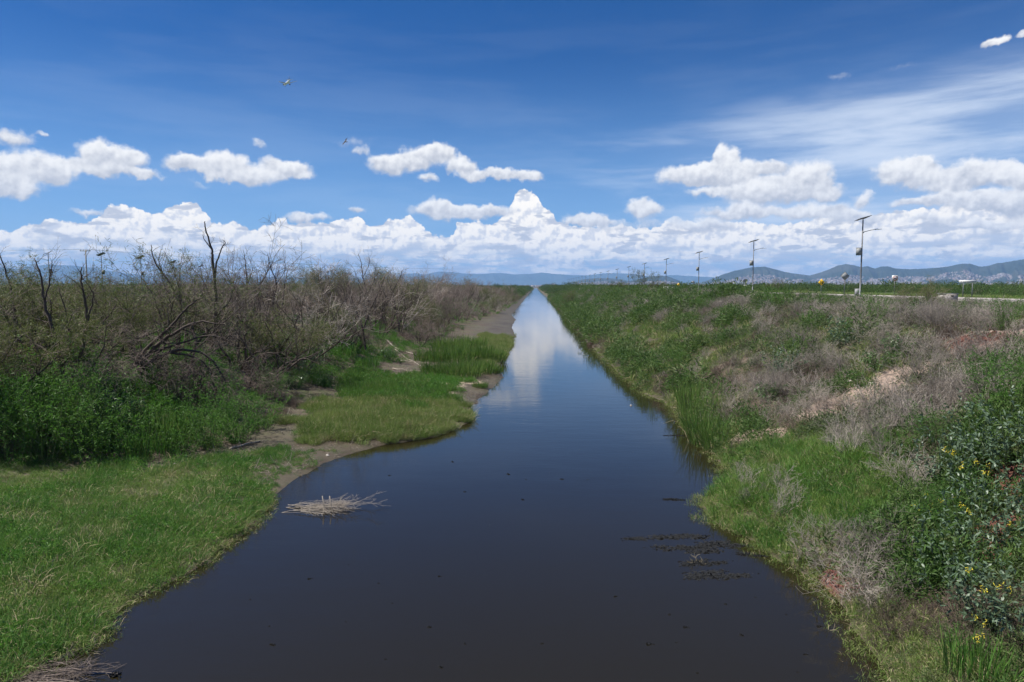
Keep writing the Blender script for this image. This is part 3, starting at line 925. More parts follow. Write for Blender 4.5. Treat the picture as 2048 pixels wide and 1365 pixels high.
def reeds(n, height, spread, mat='reed', w=0.016, straw=0.15):
    a = rng.uniform(0, 2 * math.pi, n); s = np.sqrt(rng.random(n)) * spread
    P = np.stack([np.cos(a) * s, np.sin(a) * s, np.full(n, -0.1)], 1)
    D = unit(np.stack([rng.normal(size=n) * 0.16 + np.cos(a) * 0.12, rng.normal(size=n) * 0.16 + np.sin(a) * 0.12, np.ones(n)], 1))
    L = height * rng.uniform(0.55, 1.1, n)
    g = Geo()
    # two-jointed blades so that long leaves arch
    g.blades(P, D, L, w, rng.uniform(0.02, 0.35, n))
    k = rng.random(n) < straw
    g2 = Geo().blades(P[k], unit(D[k] + rng.normal(size=(k.sum(), 3)) * 0.35), L[k] * 0.7, w * 0.8, 0.4)
    return [("leaves", g.mesh("leaves", M[mat])), ("dry_leaves", g2.mesh("dry_leaves", M['straw']))]


def tuft(n, height, spread, mat, w=0.007, lean=0.35, bend=(0.1, 0.7), dry=0.06, name="tuft"):
    a = rng.uniform(0, 2 * math.pi, n); s = np.sqrt(rng.random(n)) * spread
    P = np.stack([np.cos(a) * s, np.sin(a) * s, np.full(n, -0.03)], 1)
    D = unit(np.stack([rng.normal(size=n) * lean, rng.normal(size=n) * lean, np.ones(n)], 1))
    L = height * rng.uniform(0.45, 1.15, n)
    g = Geo().blades(P, D, L, w * rng.uniform(.7, 1.3, n), rng.uniform(bend[0], bend[1], n))
    k = int(n * dry) + 1
    g.blades(P[:k], unit(D[:k] + rng.normal(size=(k, 3)) * 0.3), L[:k], w, 0.4, mat=1)
    return g.mesh(name, [M[mat], M['straw']])


def tangle(n, height, spread, mat, dens=(5, 5), fine=0.0026, trop=0.02, wander=0.2, name="tangle", lean=(0, 0)):
    """dry weed: a hemisphere of thin crossing stalks, one mesh"""
    A, RA = stems(n, spread, height, 0.005, 0.003, 5, wander, trop, lean, base=spread * .2)
    B, RB = sprout(A, RA, dens[0], 0.2, 0.5, height, 0.7, wander, trop, 4, 0.8, fine, 0.15)
    g = Geo(); g.tubes(A, RA, 3); g.tubes(B, RB, 3)
    if dens[1]:
        Cc, RC = sprout(B, RB, dens[1], 0.08, 0.22, height, 0.8, wander, trop, 3, 0.8, fine * 0.9, 0.2)
        g.tubes(Cc, RC, 3)
    return g.mesh(name, M[mat])


def leafclump(n, h, spread, ll, lw, mat, name="clump", dome=True):
    """rounded clump of leaves, one mesh, for low ground cover and far bushes"""
    u = unit(rng.normal(size=(n, 3))); u[:, 2] = np.abs(u[:, 2])
    r = rng.uniform(0.55, 1.0, n)[:, None] ** 0.6
    lump = 1 + 0.28 * np.sin(u[:, 0:1] * 7 + rng.random() * 6) * np.sin(u[:, 1:2] * 6 + rng.random() * 6) + 0.15 * np.sin(u[:, 2:3] * 9)
    P = u * r * lump * np.array([spread, spread, h])
    D = unit(u * np.array([1, 1, .7]) + rng.normal(size=(n, 3)) * 0.6 + np.array([0, 0, .35]))
    g = Geo().blades(P, D, rng.uniform(.6, 1.3, n) * ll, lw, 0.2)
    return g.mesh(name, M[mat])


# ------------------------------------------------------------------ scattering of what nobody could count
def scatter(name, protos, pts, sc, label, cat, idx=None, tilt=None):
    """one object: a cloud of points on which the plant meshes stand"""
    src = bpy.data.collections.new(name + "_kinds")
    for i, me in enumerate(protos):
        o = bpy.data.objects.new("%s_%02d" % (name, i), me)
        src.objects.link(o)
    n = len(pts)
    me = bpy.data.meshes.new(name)
    me.vertices.add(n); me.vertices.foreach_set('co', np.asarray(pts, np.float32).ravel())
    rot = np.zeros((n, 3), np.float32); rot[:, 2] = rng.uniform(0, 6.283, n)
    if tilt is not None: rot[:, :2] = rng.normal(size=(n, 2)) * tilt
    a = me.attributes.new('turn', 'FLOAT_VECTOR', 'POINT'); a.data.foreach_set('vector', rot.ravel())
    a = me.attributes.new('size', 'FLOAT', 'POINT'); a.data.foreach_set('value', np.asarray(sc, np.float32))
    if idx is None: idx = rng.integers(0, len(protos), n)
    a = me.attributes.new('pick', 'INT', 'POINT'); a.data.foreach_set('value', np.asarray(idx, np.int32))
    ng = bpy.data.node_groups.new(name + "_nodes", 'GeometryNodeTree')
    ng.interface.new_socket('Geometry', in_out='INPUT', socket_type='NodeSocketGeometry')
    ng.interface.new_socket('Geometry', in_out='OUTPUT', socket_type='NodeSocketGeometry')
    N = ng.nodes; Lk = ng.links
    gi = N.new('NodeGroupInput'); go = N.new('NodeGroupOutput')
    ci = N.new('GeometryNodeCollectionInfo'); ci.inputs['Collection'].default_value = src
    ci.inputs['Separate Children'].default_value = True; ci.inputs['Reset Children'].default_value = True
    ip = N.new('GeometryNodeInstanceOnPoints'); ip.inputs['Pick Instance'].default_value = True

    def attr(nm, typ):
        x = N.new('GeometryNodeInputNamedAttribute'); x.data_type = typ; x.inputs['Name'].default_value = nm
        return x.outputs['Attribute']
    Lk.new(gi.outputs[0], ip.inputs['Points']); Lk.new(ci.outputs[0], ip.inputs['Instance'])
    Lk.new(attr('pick', 'INT'), ip.inputs['Instance Index'])
    e2r = N.new('FunctionNodeEulerToRotation'); Lk.new(attr('turn', 'FLOAT_VECTOR'), e2r.inputs[0]); Lk.new(e2r.outputs[0], ip.inputs['Rotation'])
    Lk.new(attr('size', 'FLOAT'), ip.inputs['Scale'])
    Lk.new(ip.outputs[0], go.inputs[0])
    o = link(name, me)
    md = o.modifiers.new("grow", 'NODES'); md.node_group = ng
    tag(o, label, cat, kind='stuff')
    return o


def inpoly(u, v, poly):
    c = np.zeros(len(u), bool); n = len(poly)
    for i in range(n):
        x1, y1 = poly[i]; x2, y2 = poly[(i + 1) % n]
        k = ((y1 > v) != (y2 > v)) & (u < (x2 - x1) * (v - y1) / (y2 - y1 + 1e-12) + x1)
        c ^= k
    return c


def field_pts(n, x0, x1, y0, y1, dens=None):
    x = rng.uniform(x0, x1, n); y = rng.uniform(y0, y1, n)
    return x, y


def near_pts(n, x0, x1, y0, y1, p=1.0):
    """random ground points, more of them near the camera"""
    x = rng.uniform(x0, x1, n); t = rng.random(n)
    if p == 1.0: y = y0 * (y1 / y0) ** t
    else: y = y0 + (y1 - y0) * t ** p
    return x, y

# ------------------------------------------------------------------ ground cover
Z_GRASS_L = [(-1500, 1010), (-300, 945), (0, 932), (300, 922), (430, 914), (505, 918), (498, 960), (520, 985), (556, 1010), (532, 1048), (472, 1092), (440, 1128), (375, 1160), (290, 1200),
             (245, 1240), (200, 1285), (120, 1335), (60, 1400), (-500, 2200), (-3000, 2500), (-4000, 1200)]
Z_EDGE_L = [(498, 960), (556, 985), (560, 1015), (536, 1056), (474, 1100), (440, 1136), (375, 1172), (300, 1212), (275, 1255), (240, 1295), (180, 1325), (110, 1375), (-300, 1700),
            (-500, 1500), (60, 1310), (180, 1230), (330, 1130), (450, 1060), (490, 1000)]
Z_MARSH = [(500, 905), (560, 885), (605, 890), (612, 915), (560, 925), (505, 935)]
Z_MUDGRASS = [(500, 918), (560, 925), (640, 905), (700, 895), (640, 925), (590, 955), (560, 980), (500, 960)]
Z_MUDWEST = [(560, 860), (600, 815), (660, 790), (720, 765), (850, 730), (860, 760), (690, 790), (640, 830), (600, 880)]
Z_ISLAND = [(575, 855), (625, 812), (720, 798), (850, 800), (940, 822), (946, 842), (905, 862), (820, 878), (740, 885), (660, 877), (600, 865)]
Z_ISLAND_TOP = [(690, 745), (850, 762), (905, 803), (860, 818), (760, 808), (690, 806)]
Z_SPIT = [(850, 758), (905, 752), (925, 768), (905, 780), (858, 776)]
Z_SHORE_L2 = [(955, 668), (1025, 672), (1032, 690), (1005, 722), (960, 735), (940, 700)]
Z_GRASS_R = [(1395, 1000), (1440, 965), (1452, 935), (1500, 900), (1600, 872), (1700, 862), (1800, 870), (1850, 900), (1840, 990), (1790, 1060), (1700, 1090), (1600, 1130), (1540, 1120), (1500, 1085), (1440, 1058)]
Z_GRASS_R2 = [(1230, 735), (1180, 685), (1150, 640), (1250, 640), (1420, 660), (1560, 625), (1620, 640), (1480, 700), (1420, 760), (1430, 830), (1360, 815), (1300, 785)]
Z_DRY = [(1500, 640), (1620, 612), (1760, 608), (1930, 618), (2048, 650), (2300, 700), (2300, 820), (2048, 800), (1900, 855), (1750, 845), (1650, 835), (1560, 872), (1450, 865), (1400, 825), (1440, 765), (1480, 700)]
Z_DRY_LOW = [(1560, 1090), (1700, 1060), (1830, 1060), (1850, 1150), (1830, 1300), (1760, 1300), (1700, 1210), (1640, 1150)]
Z_SHRUB = [(1780, 930), (1850, 860), (2048, 800), (2400, 800), (2400, 1500), (1850, 1500), (1860, 1200)]
Z_LOWBANK = [(1660, 1210), (1800, 1180), (2000, 1250), (2300, 1400), (2300, 1900), (1780, 1900), (1700, 1310)]


WARP = 2000.0


def on_land(x, y, inset=0.05):
    return (x < XL(y) - inset) | (x > XR(y) + inset)


def make(name, zone, n, box, protos, smin, smax, label, cat, extra=None, inset=0.0, p=1.0, tilt=None, sdist=None, keepout=None):
    x, y = near_pts(n, *box, p=p)
    z = H(x, y)
    k = on_land(x, y, inset)
    if zone is not None:
        u, v, d = project(np.stack([x, y, z], 1))
        wx = (fbm(x * .9, y * .9, 3, 301) - .5) * 2 * WARP / d; wy = (fbm(x * .9, y * .9, 3, 302) - .5) * WARP / d * .6
        k &= inpoly(u + wx, v + wy, zone) & (d > 1)
    if extra is not None: k &= extra(x, y, z)
    x, y, z = x[k], y[k], z[k]
    s = rng.uniform(smin, smax, len(x))
    if sdist: s = s * sdist(x, y)
    return np.stack([x, y, np.maximum(z, -0.02)], 1), s


def ground_cover():
    T1 = [tuft(60, 0.33, 0.17, 'grass', 0.0055, 0.5) for _ in range(5)]
    T1 += [tuft(60, 0.38, 0.16, 'grass_deep', 0.0055, 0.5) for _ in range(5)]
    TE = [tuft(34, 0.20, 0.14, 'grass_olive', 0.006, 0.7, (0.2, .9), dry=0.3) for _ in range(4)]
    P, s = make('g', Z_GRASS_L, 40000, (-34, -4, 6.5, 30), T1, .65, 1.25, '', '')
    nn = fbm(P[:, 0] * .5, P[:, 1] * .5, 3, 90)
    s = s * (0.45 + 1.25 * nn)
    ix = np.where(nn + rng.normal(size=len(nn)) * 0.12 > 0.5, rng.integers(5, 10, len(nn)), rng.integers(0, 5, len(nn)))
    keep = (rng.random(len(nn)) < 0.9)
    T1 += [leafclump(120, 0.22, 0.22, 0.07, 0.014, 'weed'), tangle(14, .30, 1.2, 'straw', (3, 0), fine=.003), tuft(50, .5, .22, 'grass_olive', .006, .55, (.3, .9), dry=.3)]
    m1 = fbm(P[:, 0] * 1.1, P[:, 1] * 1.1, 3, 97); q1 = rng.random(len(m1))
    ix = np.where((m1 > .60) & (q1 < .22), 12, ix); ix = np.where((m1 < .34) & (q1 < .10), 11, ix); ix = np.where((m1 > .46) & (m1 < .50) & (q1 < .3), 10, ix)
    scatter("meadow_grass", T1, P[keep], s[keep], "fine bright green grass carpeting the low flat bank in the left foreground", "grass", idx=ix[keep])
    P, s = make('e', Z_EDGE_L, 26000, (-20, -4, 6.5, 26), TE, .6, 1.3, '', '', inset=-0.25)
    scatter("marsh_edge_grass", TE, P, s, "sparse yellowish grass trampled into the wet mud along the left water edge", "grass", tilt=.25)
    TM = [tuft(40, 0.30, 0.14, 'grass_deep', 0.007, 0.4) for _ in range(3)]
    Pm, sm = make('m', Z_MARSH, 9000, (-12, -5, 18, 32), TM, .6, 1.1, '', '')
    Pq, sq = make('m', Z_MUDGRASS, 9000, (-12, -4, 17, 32), TM, .25, .7, '', '')
    Pw, sw = make('m', Z_MUDWEST, 6000, (-12, -3, 20, 42), TM, .3, .9, '', '', extra=lambda x, y, z: fbm(x * 1.3, y * 1.3, 3, 93) > .5)
    Pq = np.concatenate([Pq, Pw]); sq = np.concatenate([sq, sw])
    scatter("mud_grass", TM, np.concatenate([Pm, Pq]), np.concatenate([sm, sq]), "thin patch of short grass on the brown mud between the meadow and the islet", "grass")
    TI = [tuft(60, 0.55, 0.20, 'grass_olive', 0.007, 0.4, dry=0.10) for _ in range(5)]
    P, s = make('i', Z_ISLAND, 22000, (-12, -1, 20, 40), TI, .5, 1.15, '', '', inset=-0.05)
    s = s * (0.55 + 0.95 * fbm(P[:, 0] * .8, P[:, 1] * .8, 3, 91))
    scatter("islet_grass", TI, P, s, "yellow-green grass covering the rounded islet that juts into the canal", "grass")
    TH = [leafclump(160, 0.35, 0.28, 0.10, 0.016, 'weed') for _ in range(3)] + [tuft(60, 0.75, 0.18, 'reed', 0.011, 0.22) for _ in range(3)]
    P, s = make('t', Z_ISLAND_TOP, 7000, (-12, -1, 24, 46), TH, .7, 1.1, '', '')
    P2, s2 = make('t', Z_SPIT, 4000, (-8, 0, 26, 46), TH, .5, .8, '', '')
    i1 = rng.integers(0, 6, len(P)); i2 = rng.integers(0, 3, len(P2))
    scatter("islet_herbs", TH, np.concatenate([P, P2]), np.concatenate([s, s2]), "deep green herbs growing behind the yellow-green islet grass", "ground cover", idx=np.concatenate([i1, i2]))
    P, s = make('s', Z_SHORE_L2, 9000, (-6, 1, 34, 90), TI, .7, 1.2, '', '', inset=-0.1)
    scatter("shore_grass", TI, P, s, "light green grass on the shore beyond the dark rush bed", "grass")
    LIT = []
    for i in range(4):
        g = Geo(); n = 5
        Q = polyline(rng.normal(size=(n, 3)) * np.array([.12, .12, .0]) + np.array([0, 0, .015]), np.stack([rng.normal(size=n), rng.normal(size=n), rng.uniform(-.05, .15, n)], 1), rng.uniform(.08, .35, n), 4, .25, 0)
        g.tubes(Q, np.tile([.006, .006, .005, .003], (n, 1)), 4); LIT.append(g.mesh("litter", M['bark_grey' if i % 2 else 'twig_brown']))
    x, y = near_pts(9000, -13, 0, 16, 60); z = H(x, y)
    k = (x < XL(y) + .02) & (x > XB(y) - 2.5) & (rng.random(len(x)) < fbm(x * 1.5, y * 1.5, 3, 95) ** 2 * 1.6)
    u, v, d = project(np.stack([x, y, z], 1)); k &= ~inpoly(u, v, Z_GRASS_L) & ~inpoly(u, v, Z_ISLAND)
    scatter("mud_litter", LIT, np.stack([x, y, z], 1)[k], rng.uniform(.3, 1.2, k.sum()), "small broken sticks and litter strewn over the brown mud of the left shore", "litter", tilt=.1)
    # right bank
    TG = [tuft(60, 0.55, 0.20, 'grass', 0.008, 0.38) for _ in range(4)] + [tuft(60, 0.6, 0.2, 'grass_deep', 0.008, 0.38) for _ in range(3)]
    P, s = make('r', Z_GRASS_R, 16000, (4, 22, 9, 30), TG, .6, 1.1, '', '', inset=-0.05)
    scatter("bank_grass", TG, P, s, "soft light green grass on the right bank beside the dark reed clump", "grass")
    TR = [tuft(44, 0.24, 0.16, 'grass_olive', 0.006, 0.6, (0.2, .9), dry=0.12) for _ in range(4)]
    x, y = near_pts(26000, 3, 9, 8, 60)
    r = x - XR(y); k = (r > -0.45) & (r < 0.8) & ~spots_near(x, y) & (rng.random(len(x)) < np.where(r < 0, 0.35, 1)); x, y = x[k], y[k]
    scatter("right_edge_grass", TR, np.stack([x, y, np.maximum(H(x, y), -0.03)], 1), rng.uniform(.5, 1.2, len(x)), "short olive grass fringing the foot of the right bank at the water", "grass", tilt=.2)
    # far part of the right bank and everything between: mixed weeds
    TW = [tuft(70, 0.70, 0.28, 'grass_olive', 0.012, 0.35, dry=0.2) for _ in range(3)]          # 0-2
    TW += [tuft(70, 0.65, 0.28, 'grass', 0.012, 0.4, dry=0.08) for _ in range(3)]                # 3-5
    TW += [leafclump(260, 0.55, 0.42, 0.13, 0.022, 'weed_bank') for _ in range(3)]                     # 6-8
    TW += [leafclump(220, 0.5, 0.42, 0.10, 0.022, 'weed_grey') for _ in range(3)]                 # 9-11
    TW += [tangle(14, 0.85, 0.55, 'twig_grey', (4, 4), trop=.08, wander=.13) for _ in range(3)]                                  # 12-14
    TW += [tangle(18, 0.50, 1.0, 'twig_brown') for _ in range(3)]                                 # 15-17
    x, y = near_pts(60000, 3.5, 34, 7, 330)
    z = H(x, y); r = x - XR(y)
    u, v, d = project(np.stack([x, y, z], 1))
    area = np.clip(9.0 / y, 0.06, 1.0)                                 # thin out: log spacing already favours the near
    u = u + (fbm(x * .7, y * .7, 3, 311) - .5) * 3000 / np.maximum(d, 3); v = v + (fbm(x * .7, y * .7, 3, 312) - .5) * 1500 / np.maximum(d, 3)
    k = (r > 0.05) & (r < 28)
    k &= ~inpoly(u, v, Z_GRASS_R) | (rng.random(len(x)) < 0.10)
    g1 = fbm(x * .45, y * .45, 4, 50); g2 = fbm(x * .7 + 9, y * .7, 4, 60)
    bare = spots_near(x, y)
    k &= ~(bare & (rng.random(len(x)) < 0.93))
    dens = np.where(y < 60, 0.62, 0.95)
    k &= rng.random(len(x)) < dens
    k &= ~(inpoly(u, v, Z_DRY) & (rng.random(len(x)) < .42))
    typ = np.full(len(x), 0)
    q = rng.random(len(x))
    dry = inpoly(u, v, Z_DRY); dlow = inpoly(u, v, Z_DRY_LOW); gr2 = inpoly(u, v, Z_GRASS_R2); shr = inpoly(u, v, Z_SHRUB); lowb = inpoly(u, v, Z_LOWBANK)
    c = rng.integers(0, 3, len(x))
    # general mixture by noise
    typ = np.where(g1 > 0.56, 6 + c, np.where(g1 > 0.47, 3 + c, np.where(g1 > 0.40, 0 + c, 12 + c)))
    typ = np.where((g2 > 0.58) & (q < .7), 9 + c, typ)
    typ = np.where((g2 < 0.38) & (q < .7), 15 + c, typ)
    typ = np.where(gr2, np.where(g1 > .60, 6 + c, np.where(g2 > .5, 3 + c, c)), typ)
    typ = np.where(dry, np.where(g1 > .60, 6 + c, np.where(g1 > .53, 9 + c, np.where(g2 < .44, 15 + c, np.where(g2 > .60, c, 12 + c)))), typ)
    typ = np.where(dry & (q > .80), 9 + c, typ); typ = np.where(dry & (q < .08), 3 + c, typ)
    typ = np.where(dlow, np.where(q < .6, 12 + c, 15 + c), typ)
    typ = np.where(shr & ~lowb, np.where(g1 > .5, 6 + c, np.where(q < .5, 9 + c, 15 + c)), typ)
    typ = np.where(lowb, np.where(q < .55, 9 + c, np.where(g1 > .5, 3 + c, 15 + c)), typ)
    typ = np.where((y > 70) & (typ > 11) & (q > .35), 3 + c, typ)
    s = rng.uniform(.45, 1.25, len(x)) * np.clip(0.55 + r * 0.10, .55, 1.0)
    s = np.where(y > 60, s * 1.25, s)
    s = np.where((typ > 11) & (typ < 18) & dry, s * 1.15, s)
    s = np.where(lowb, s * 0.55, s)
    s = np.where(r > 12.5, s * 0.62, s)
    s = np.where((r < 1.6) & (q > .55), s * 1.7, s)
    typ = np.where((r < 1.6) & (q > .55), np.where(g2 > .5, 6 + c, np.where(g2 > .42, c, 15 + c)), typ)
    typ = np.where((y > 24) & (typ > 2) & (typ < 9) & (q < .28), c, typ); typ = np.where((y > 24) & (typ < 9) & (q > .28) & (q < .40), 9 + c, typ); typ = np.where((y > 24) & (typ < 12) & (q > .40) & (q < .50) & (g2 < .52), 12 + c, typ)
    s = np.where((y > 30) & (typ > 5) & (typ < 9) & (q > .62), s * rng.uniform(1.3, 2.1, len(x)), s)
    s = np.where((y > 30) & (typ < 3) & (q > .75), s * 1.5, s)
    s = np.where(r > 15, np.minimum(s, .75), s)
    for (lo, hi, nm, lab, cat) in [(0, 6, "bank_weeds_grass", "tall mixed grass covering the slope of the right bank", "grass"), (6, 12, "bank_herbs", "low green leafy weeds spread over the right bank", "ground cover"),
                                   (12, 18, "dry_weeds", "tangled grey and brown dry weeds spread over the right bank", "dry weeds")]:
        m = k & (typ >= lo) & (typ < hi)
        scatter(nm, TW[lo:hi], np.stack([x, y, z], 1)[m], s[m], lab, cat, idx=(typ[m] - lo), tilt=.12)
    # left: lush herbs among and before the shrubs
    TL = [leafclump(260, 0.5, 0.42, 0.13, 0.020, 'weed') for _ in range(3)] + [tuft(60, 0.7, 0.25, 'grass_deep', 0.011, 0.4) for _ in range(2)] + [tangle(16, 0.55, 1.0, 'twig_brown') for _ in range(2)]
    x, y = near_pts(30000, -50, -2, 14, 260)
    z = H(x, y); b = np.minimum(XB(y), XL(y) - .6) - x
    g1 = fbm(x * .25, y * .25, 4, 70)
    k = (b > 0.2) & (b < 26) & (rng.random(len(x)) < np.where(b < 6, .8, .5)) & ((g1 > .42) | (y < 30))
    u, v, d = project(np.stack([x, y, z], 1))
    typ = np.where(g1 > .52, rng.integers(0, 3, len(x)), np.where(g1 > .45, rng.integers(3, 5, len(x)), rng.integers(5, 7, len(x))))
    s = rng.uniform(.6, 1.2, len(x)) * np.clip(.5 + b * .12, .5, 1.0)
    scatter("thicket_floor_herbs", TL, np.stack([x, y, z], 1)[k], s[k], "lush green undergrowth beneath the dead shrubs of the left bank", "ground cover", idx=typ[k])
    # fields and far scrub on both sides
    TS = [leafclump(420, 1.0, 1.1, 0.22, 0.06, 'scrub') for _ in range(4)] + [leafclump(160, 0.45, 1.0, 0.28, 0.07, 'grass_olive') for _ in range(2)]
    n = 42000
    a = rng.uniform(-0.78, 0.75, n); rr = 48 * (1500 / 48) ** rng.random(n)
    x = np.sin(a) * rr; y = np.cos(a) * rr
    g = fbm(x * .02, y * .035, 3, 20)
    k = ((x > 50) & ((g > .44) | (x > 70))) | (x < -34)
    k |= (y > 260) & ((x < XL(y) - 3) | (x > XR(y) + 3)) & ((x < 33) | (x > 50))
    k &= ~((x > 33) & (x < 52))
    k &= ~((x > 50) & (x < 62) & (y < 400))
    x, y, rr = x[k], y[k], rr[k]
    s = rng.uniform(.6, 1.2, len(x)) * np.clip(rr / 140, .8, 4.5)
    sh = np.where(x > 0, 1, 1.0)
    z = H(x, y) - 0.15 * s
    s = np.minimum(s, 1.0 + 0.0026 * rr)
    s = np.where(rng.random(len(x)) < .03, s * rng.uniform(1.2, 2.0, len(x)), s)
    ix = np.where((rng.random(len(x)) < .25), rng.integers(4, 6, len(x)), rng.integers(0, 4, len(x)))
    s = np.where(x > 0, s * 0.92, s)
    scatter("field_scrub", TS, np.stack([x, y, z], 1), s, "green scrub covering the flat fields out to the horizon", "scrub", idx=ix)
    # pale verge of grass by the road
    x = rng.uniform(28, 64, 14000); y = rng.uniform(30, 330, 14000)
    k = (((x > 47) & (x < 62)) | ((x < 35.2) & (x > 27))) & (x - XR(y) > 20)
    x, y = x[k], y[k]
    TV = [tuft(40, 0.35, 0.45, 'grass_olive', 0.02, 0.5) for _ in range(3)]
    scatter("road_verge_grass", TV, np.stack([x, y, H(x, y)], 1), rng.uniform(.7, 1.6, len(x)), "pale short grass on the verges of the road", "grass")


BARE = [(1760, 1180, .3), (1930, 1190, .4), (2010, 1130, .35)] + [(u, v, r) for u, v, r in [(1680, 810, 1.1), (1740, 780, 1.1), (1800, 755, 1.1), (1620, 835, .8), (1500, 872, .6), (1545, 866, .6), (1960, 690, 1.2), (2020, 668, 1.6), (1668, 1160, .24), (1692, 1178, .24),
                                  (2035, 960, .7), (2048, 1040, .7), (1940, 682, .8), (1990, 1090, .4)]]
BARE_W = [hit(u, v)[:2] + (r,) for u, v, r in BARE]


def spots_near(x, y):
    k = np.zeros(len(x), bool)
    for bx, by, r in BARE_W:
        k |= np.hypot((x - bx), (y - by)) < r * (0.75 + 0.5 * fbm(x * 2, y * 2, 2, 3))
    return k


ground_cover()

# ------------------------------------------------------------------ plants standing as things of their own
def empty(name, loc, rz=0.0, scale=1.0, rot=None):
    o = bpy.data.objects.new(name, None); COL.objects.link(o)
    o.location = loc; o.rotation_euler = rot if rot is not None else (0, 0, rz); o.scale = (scale,) * 3
    o.empty_display_size = 0.3
    return o


def stand(parts, name, loc, rz, sc, label, cat, group=None):
    o = empty(name, loc, rz, sc)
    tag(o, label, cat, group)
    for nm, me in parts:
        link(nm, me, parent=o)
    return o


def joined(parts, name):
    """one mesh from the parts, for plants so far off that their parts do not show"""
    me = bpy.data.meshes.new(name)
    V = []; F = []; MI = []; mats = []; n = 0
    for pn, m in parts:
        c = np.empty(len(m.vertices) * 3, np.float32); m.vertices.foreach_get('co', c); V.append(c.reshape(-1, 3))
        lt = np.empty(len(m.polygons), np.int32); m.polygons.foreach_get('loop_total', lt)
        lv = np.empty(len(m.loops), np.int32); m.loops.foreach_get('vertex_index', lv)
        F.append((lt, lv + n)); MI.append(np.full(len(lt), len(mats))); mats.append(m.materials[-1]); n += len(V[-1])
    V = np.concatenate(V); lt = np.concatenate([f[0] for f in F]); lv = np.concatenate([f[1] for f in F])
    me.vertices.add(len(V)); me.vertices.foreach_set('co', V.ravel())
    me.loops.add(len(lv)); me.loops.foreach_set('vertex_index', lv.astype(np.int32))
    me.polygons.add(len(lt)); me.polygons.foreach_set('loop_start', np.concatenate([[0], np.cumsum(lt)[:-1]]).astype(np.int32))
    me.polygons.foreach_set('loop_total', lt); me.polygons.foreach_set('material_index', np.concatenate(MI).astype(np.int32))
    for m in mats: me.materials.append(m)
    me.update(calc_edges=True)
    return me


def ground_at(u, v):
    x, y, z = hit(u, v)
    return Vector((x, y, z))


def at_depth(u, v, y):
    """the world point on the sight line of a photo pixel at distance y along the canal"""
    d = ray(float(u), float(v))
    return np.array([0, 0, CAMZ]) + d * (y / d[1])


TAM = ('foliage', 'tamarisk', 0.55, 0.15, 0.012)
DEAD = [dead_shrub(2.9, 8, 0.85, dens=(5, 5, 5), fine=.0036), dead_shrub(3.2, 6, 1.0, dens=(5, 4, 4), lean=(.35, 0), fine=.0042, twig='twig_grey'), dead_shrub(2.6, 9, 1.1, dens=(5, 5, 4), lean=(-.3, .1), fine=.0036, twig='twig_brown'),
        dead_shrub(3.4, 6, 0.7, dens=(5, 4, 4), trop=0.09, fine=.004, r0=.05), dead_shrub(2.4, 8, 1.3, dens=(5, 5, 5), droop=0.05, fine=.0034), dead_shrub(3.0, 5, 0.9, dens=(4, 3, 3), twig='bark', fine=.005, r0=.06, wander=.2), dead_shrub(3.1, 8, 1.0, dens=(4, 5, 5), wander=.22, fine=.0036)]
OLD = [dead_shrub(3.6, 4, 0.8, dens=(4, 3, 3), r0=.085, wander=.20, twig='bark', fine=.005), dead_shrub(3.2, 5, 1.1, dens=(3, 4, 3), r0=.075, wander=.22, twig='bark', fine=.005)]
LIVE = [dead_shrub(3.0, 8, 0.9, leaf=TAM), dead_shrub(2.6, 9, 1.1, leaf=TAM), dead_shrub(3.3, 7, 0.8, leaf=('foliage', 'tamarisk', 0.35, 0.15, 0.012))]
WEEDB = [leafy(46, 1.45, 0.75, 26, 0.085, 0.014, 'weed', up=.5), leafy(40, 1.2, 0.9, 26, 0.08, 0.014, 'weed', up=.5), leafy(50, 1.6, 0.6, 24, 0.09, 0.013, 'weed', up=.6)]
BROADB = [leafy(26, 1.1, 0.75, 18, 0.15, 0.032, 'broad', bend=.5), leafy(30, 0.9, 0.9, 16, 0.14, 0.034, 'broad', bend=.5)]
GRASSB = [reeds(260, 1.5, 0.8, 'reed', 0.030, .05), reeds(220, 1.2, 0.7, 'grass_deep', 0.024, .05)]
TOBB = [leafy(15, 1.7, 0.8, 16, 0.125, 0.040, 'tobacco', bend=.25, lean=(-.25, 0), side=3, up=.8, tmin=.35, r0=.010), leafy(13, 1.4, 1.0, 16, 0.12, 0.040, 'tobacco', bend=.25, lean=(-.35, -.1), side=3, up=.8, tmin=.35, r0=.010)]
DRYB = [[("stalks", tangle(34, 1.15, 0.9, 'twig_grey', (6, 5), name="stalks"))], [("stalks", tangle(30, 1.3, 0.75, 'twig_grey', (6, 5), lean=(.3, 0), name="stalks"))],
        [("stalks", tangle(36, 0.9, 1.2, 'twig_brown', (6, 5), name="stalks"))], [("stalks", tangle(40, 1.0, 1.4, 'twig_grey', (6, 4), lean=(-.5, 0), name="stalks"))]]
REED = [reeds(240, 1.9, 0.55), reeds(200, 1.6, 0.5), reeds(260, 1.7, 0.7)]
RUSH = [reeds(800, 1.15, 1.05, 'reed', .020, .10), reeds(720, 1.05, 1.0, 'reed', .020, .12)]
DEAD_FAR = [joined(p, "dead_shrub") for p in DEAD]
LIVE_FAR = [joined(p, "tamarisk_shrub") for p in LIVE]

LABELS = {}


def plant(kind, u, v, sc, label, cat, name, group=None, rz=None, dz=0.0, i=None):
    p = kind[int(rng.integers(0, len(kind)))] if i is None else kind[i]
    g = ground_at(u, v); g.z += dz
    return stand(p, name, g, rng.uniform(0, 6.28) if rz is None else rz, sc, label, cat, group)


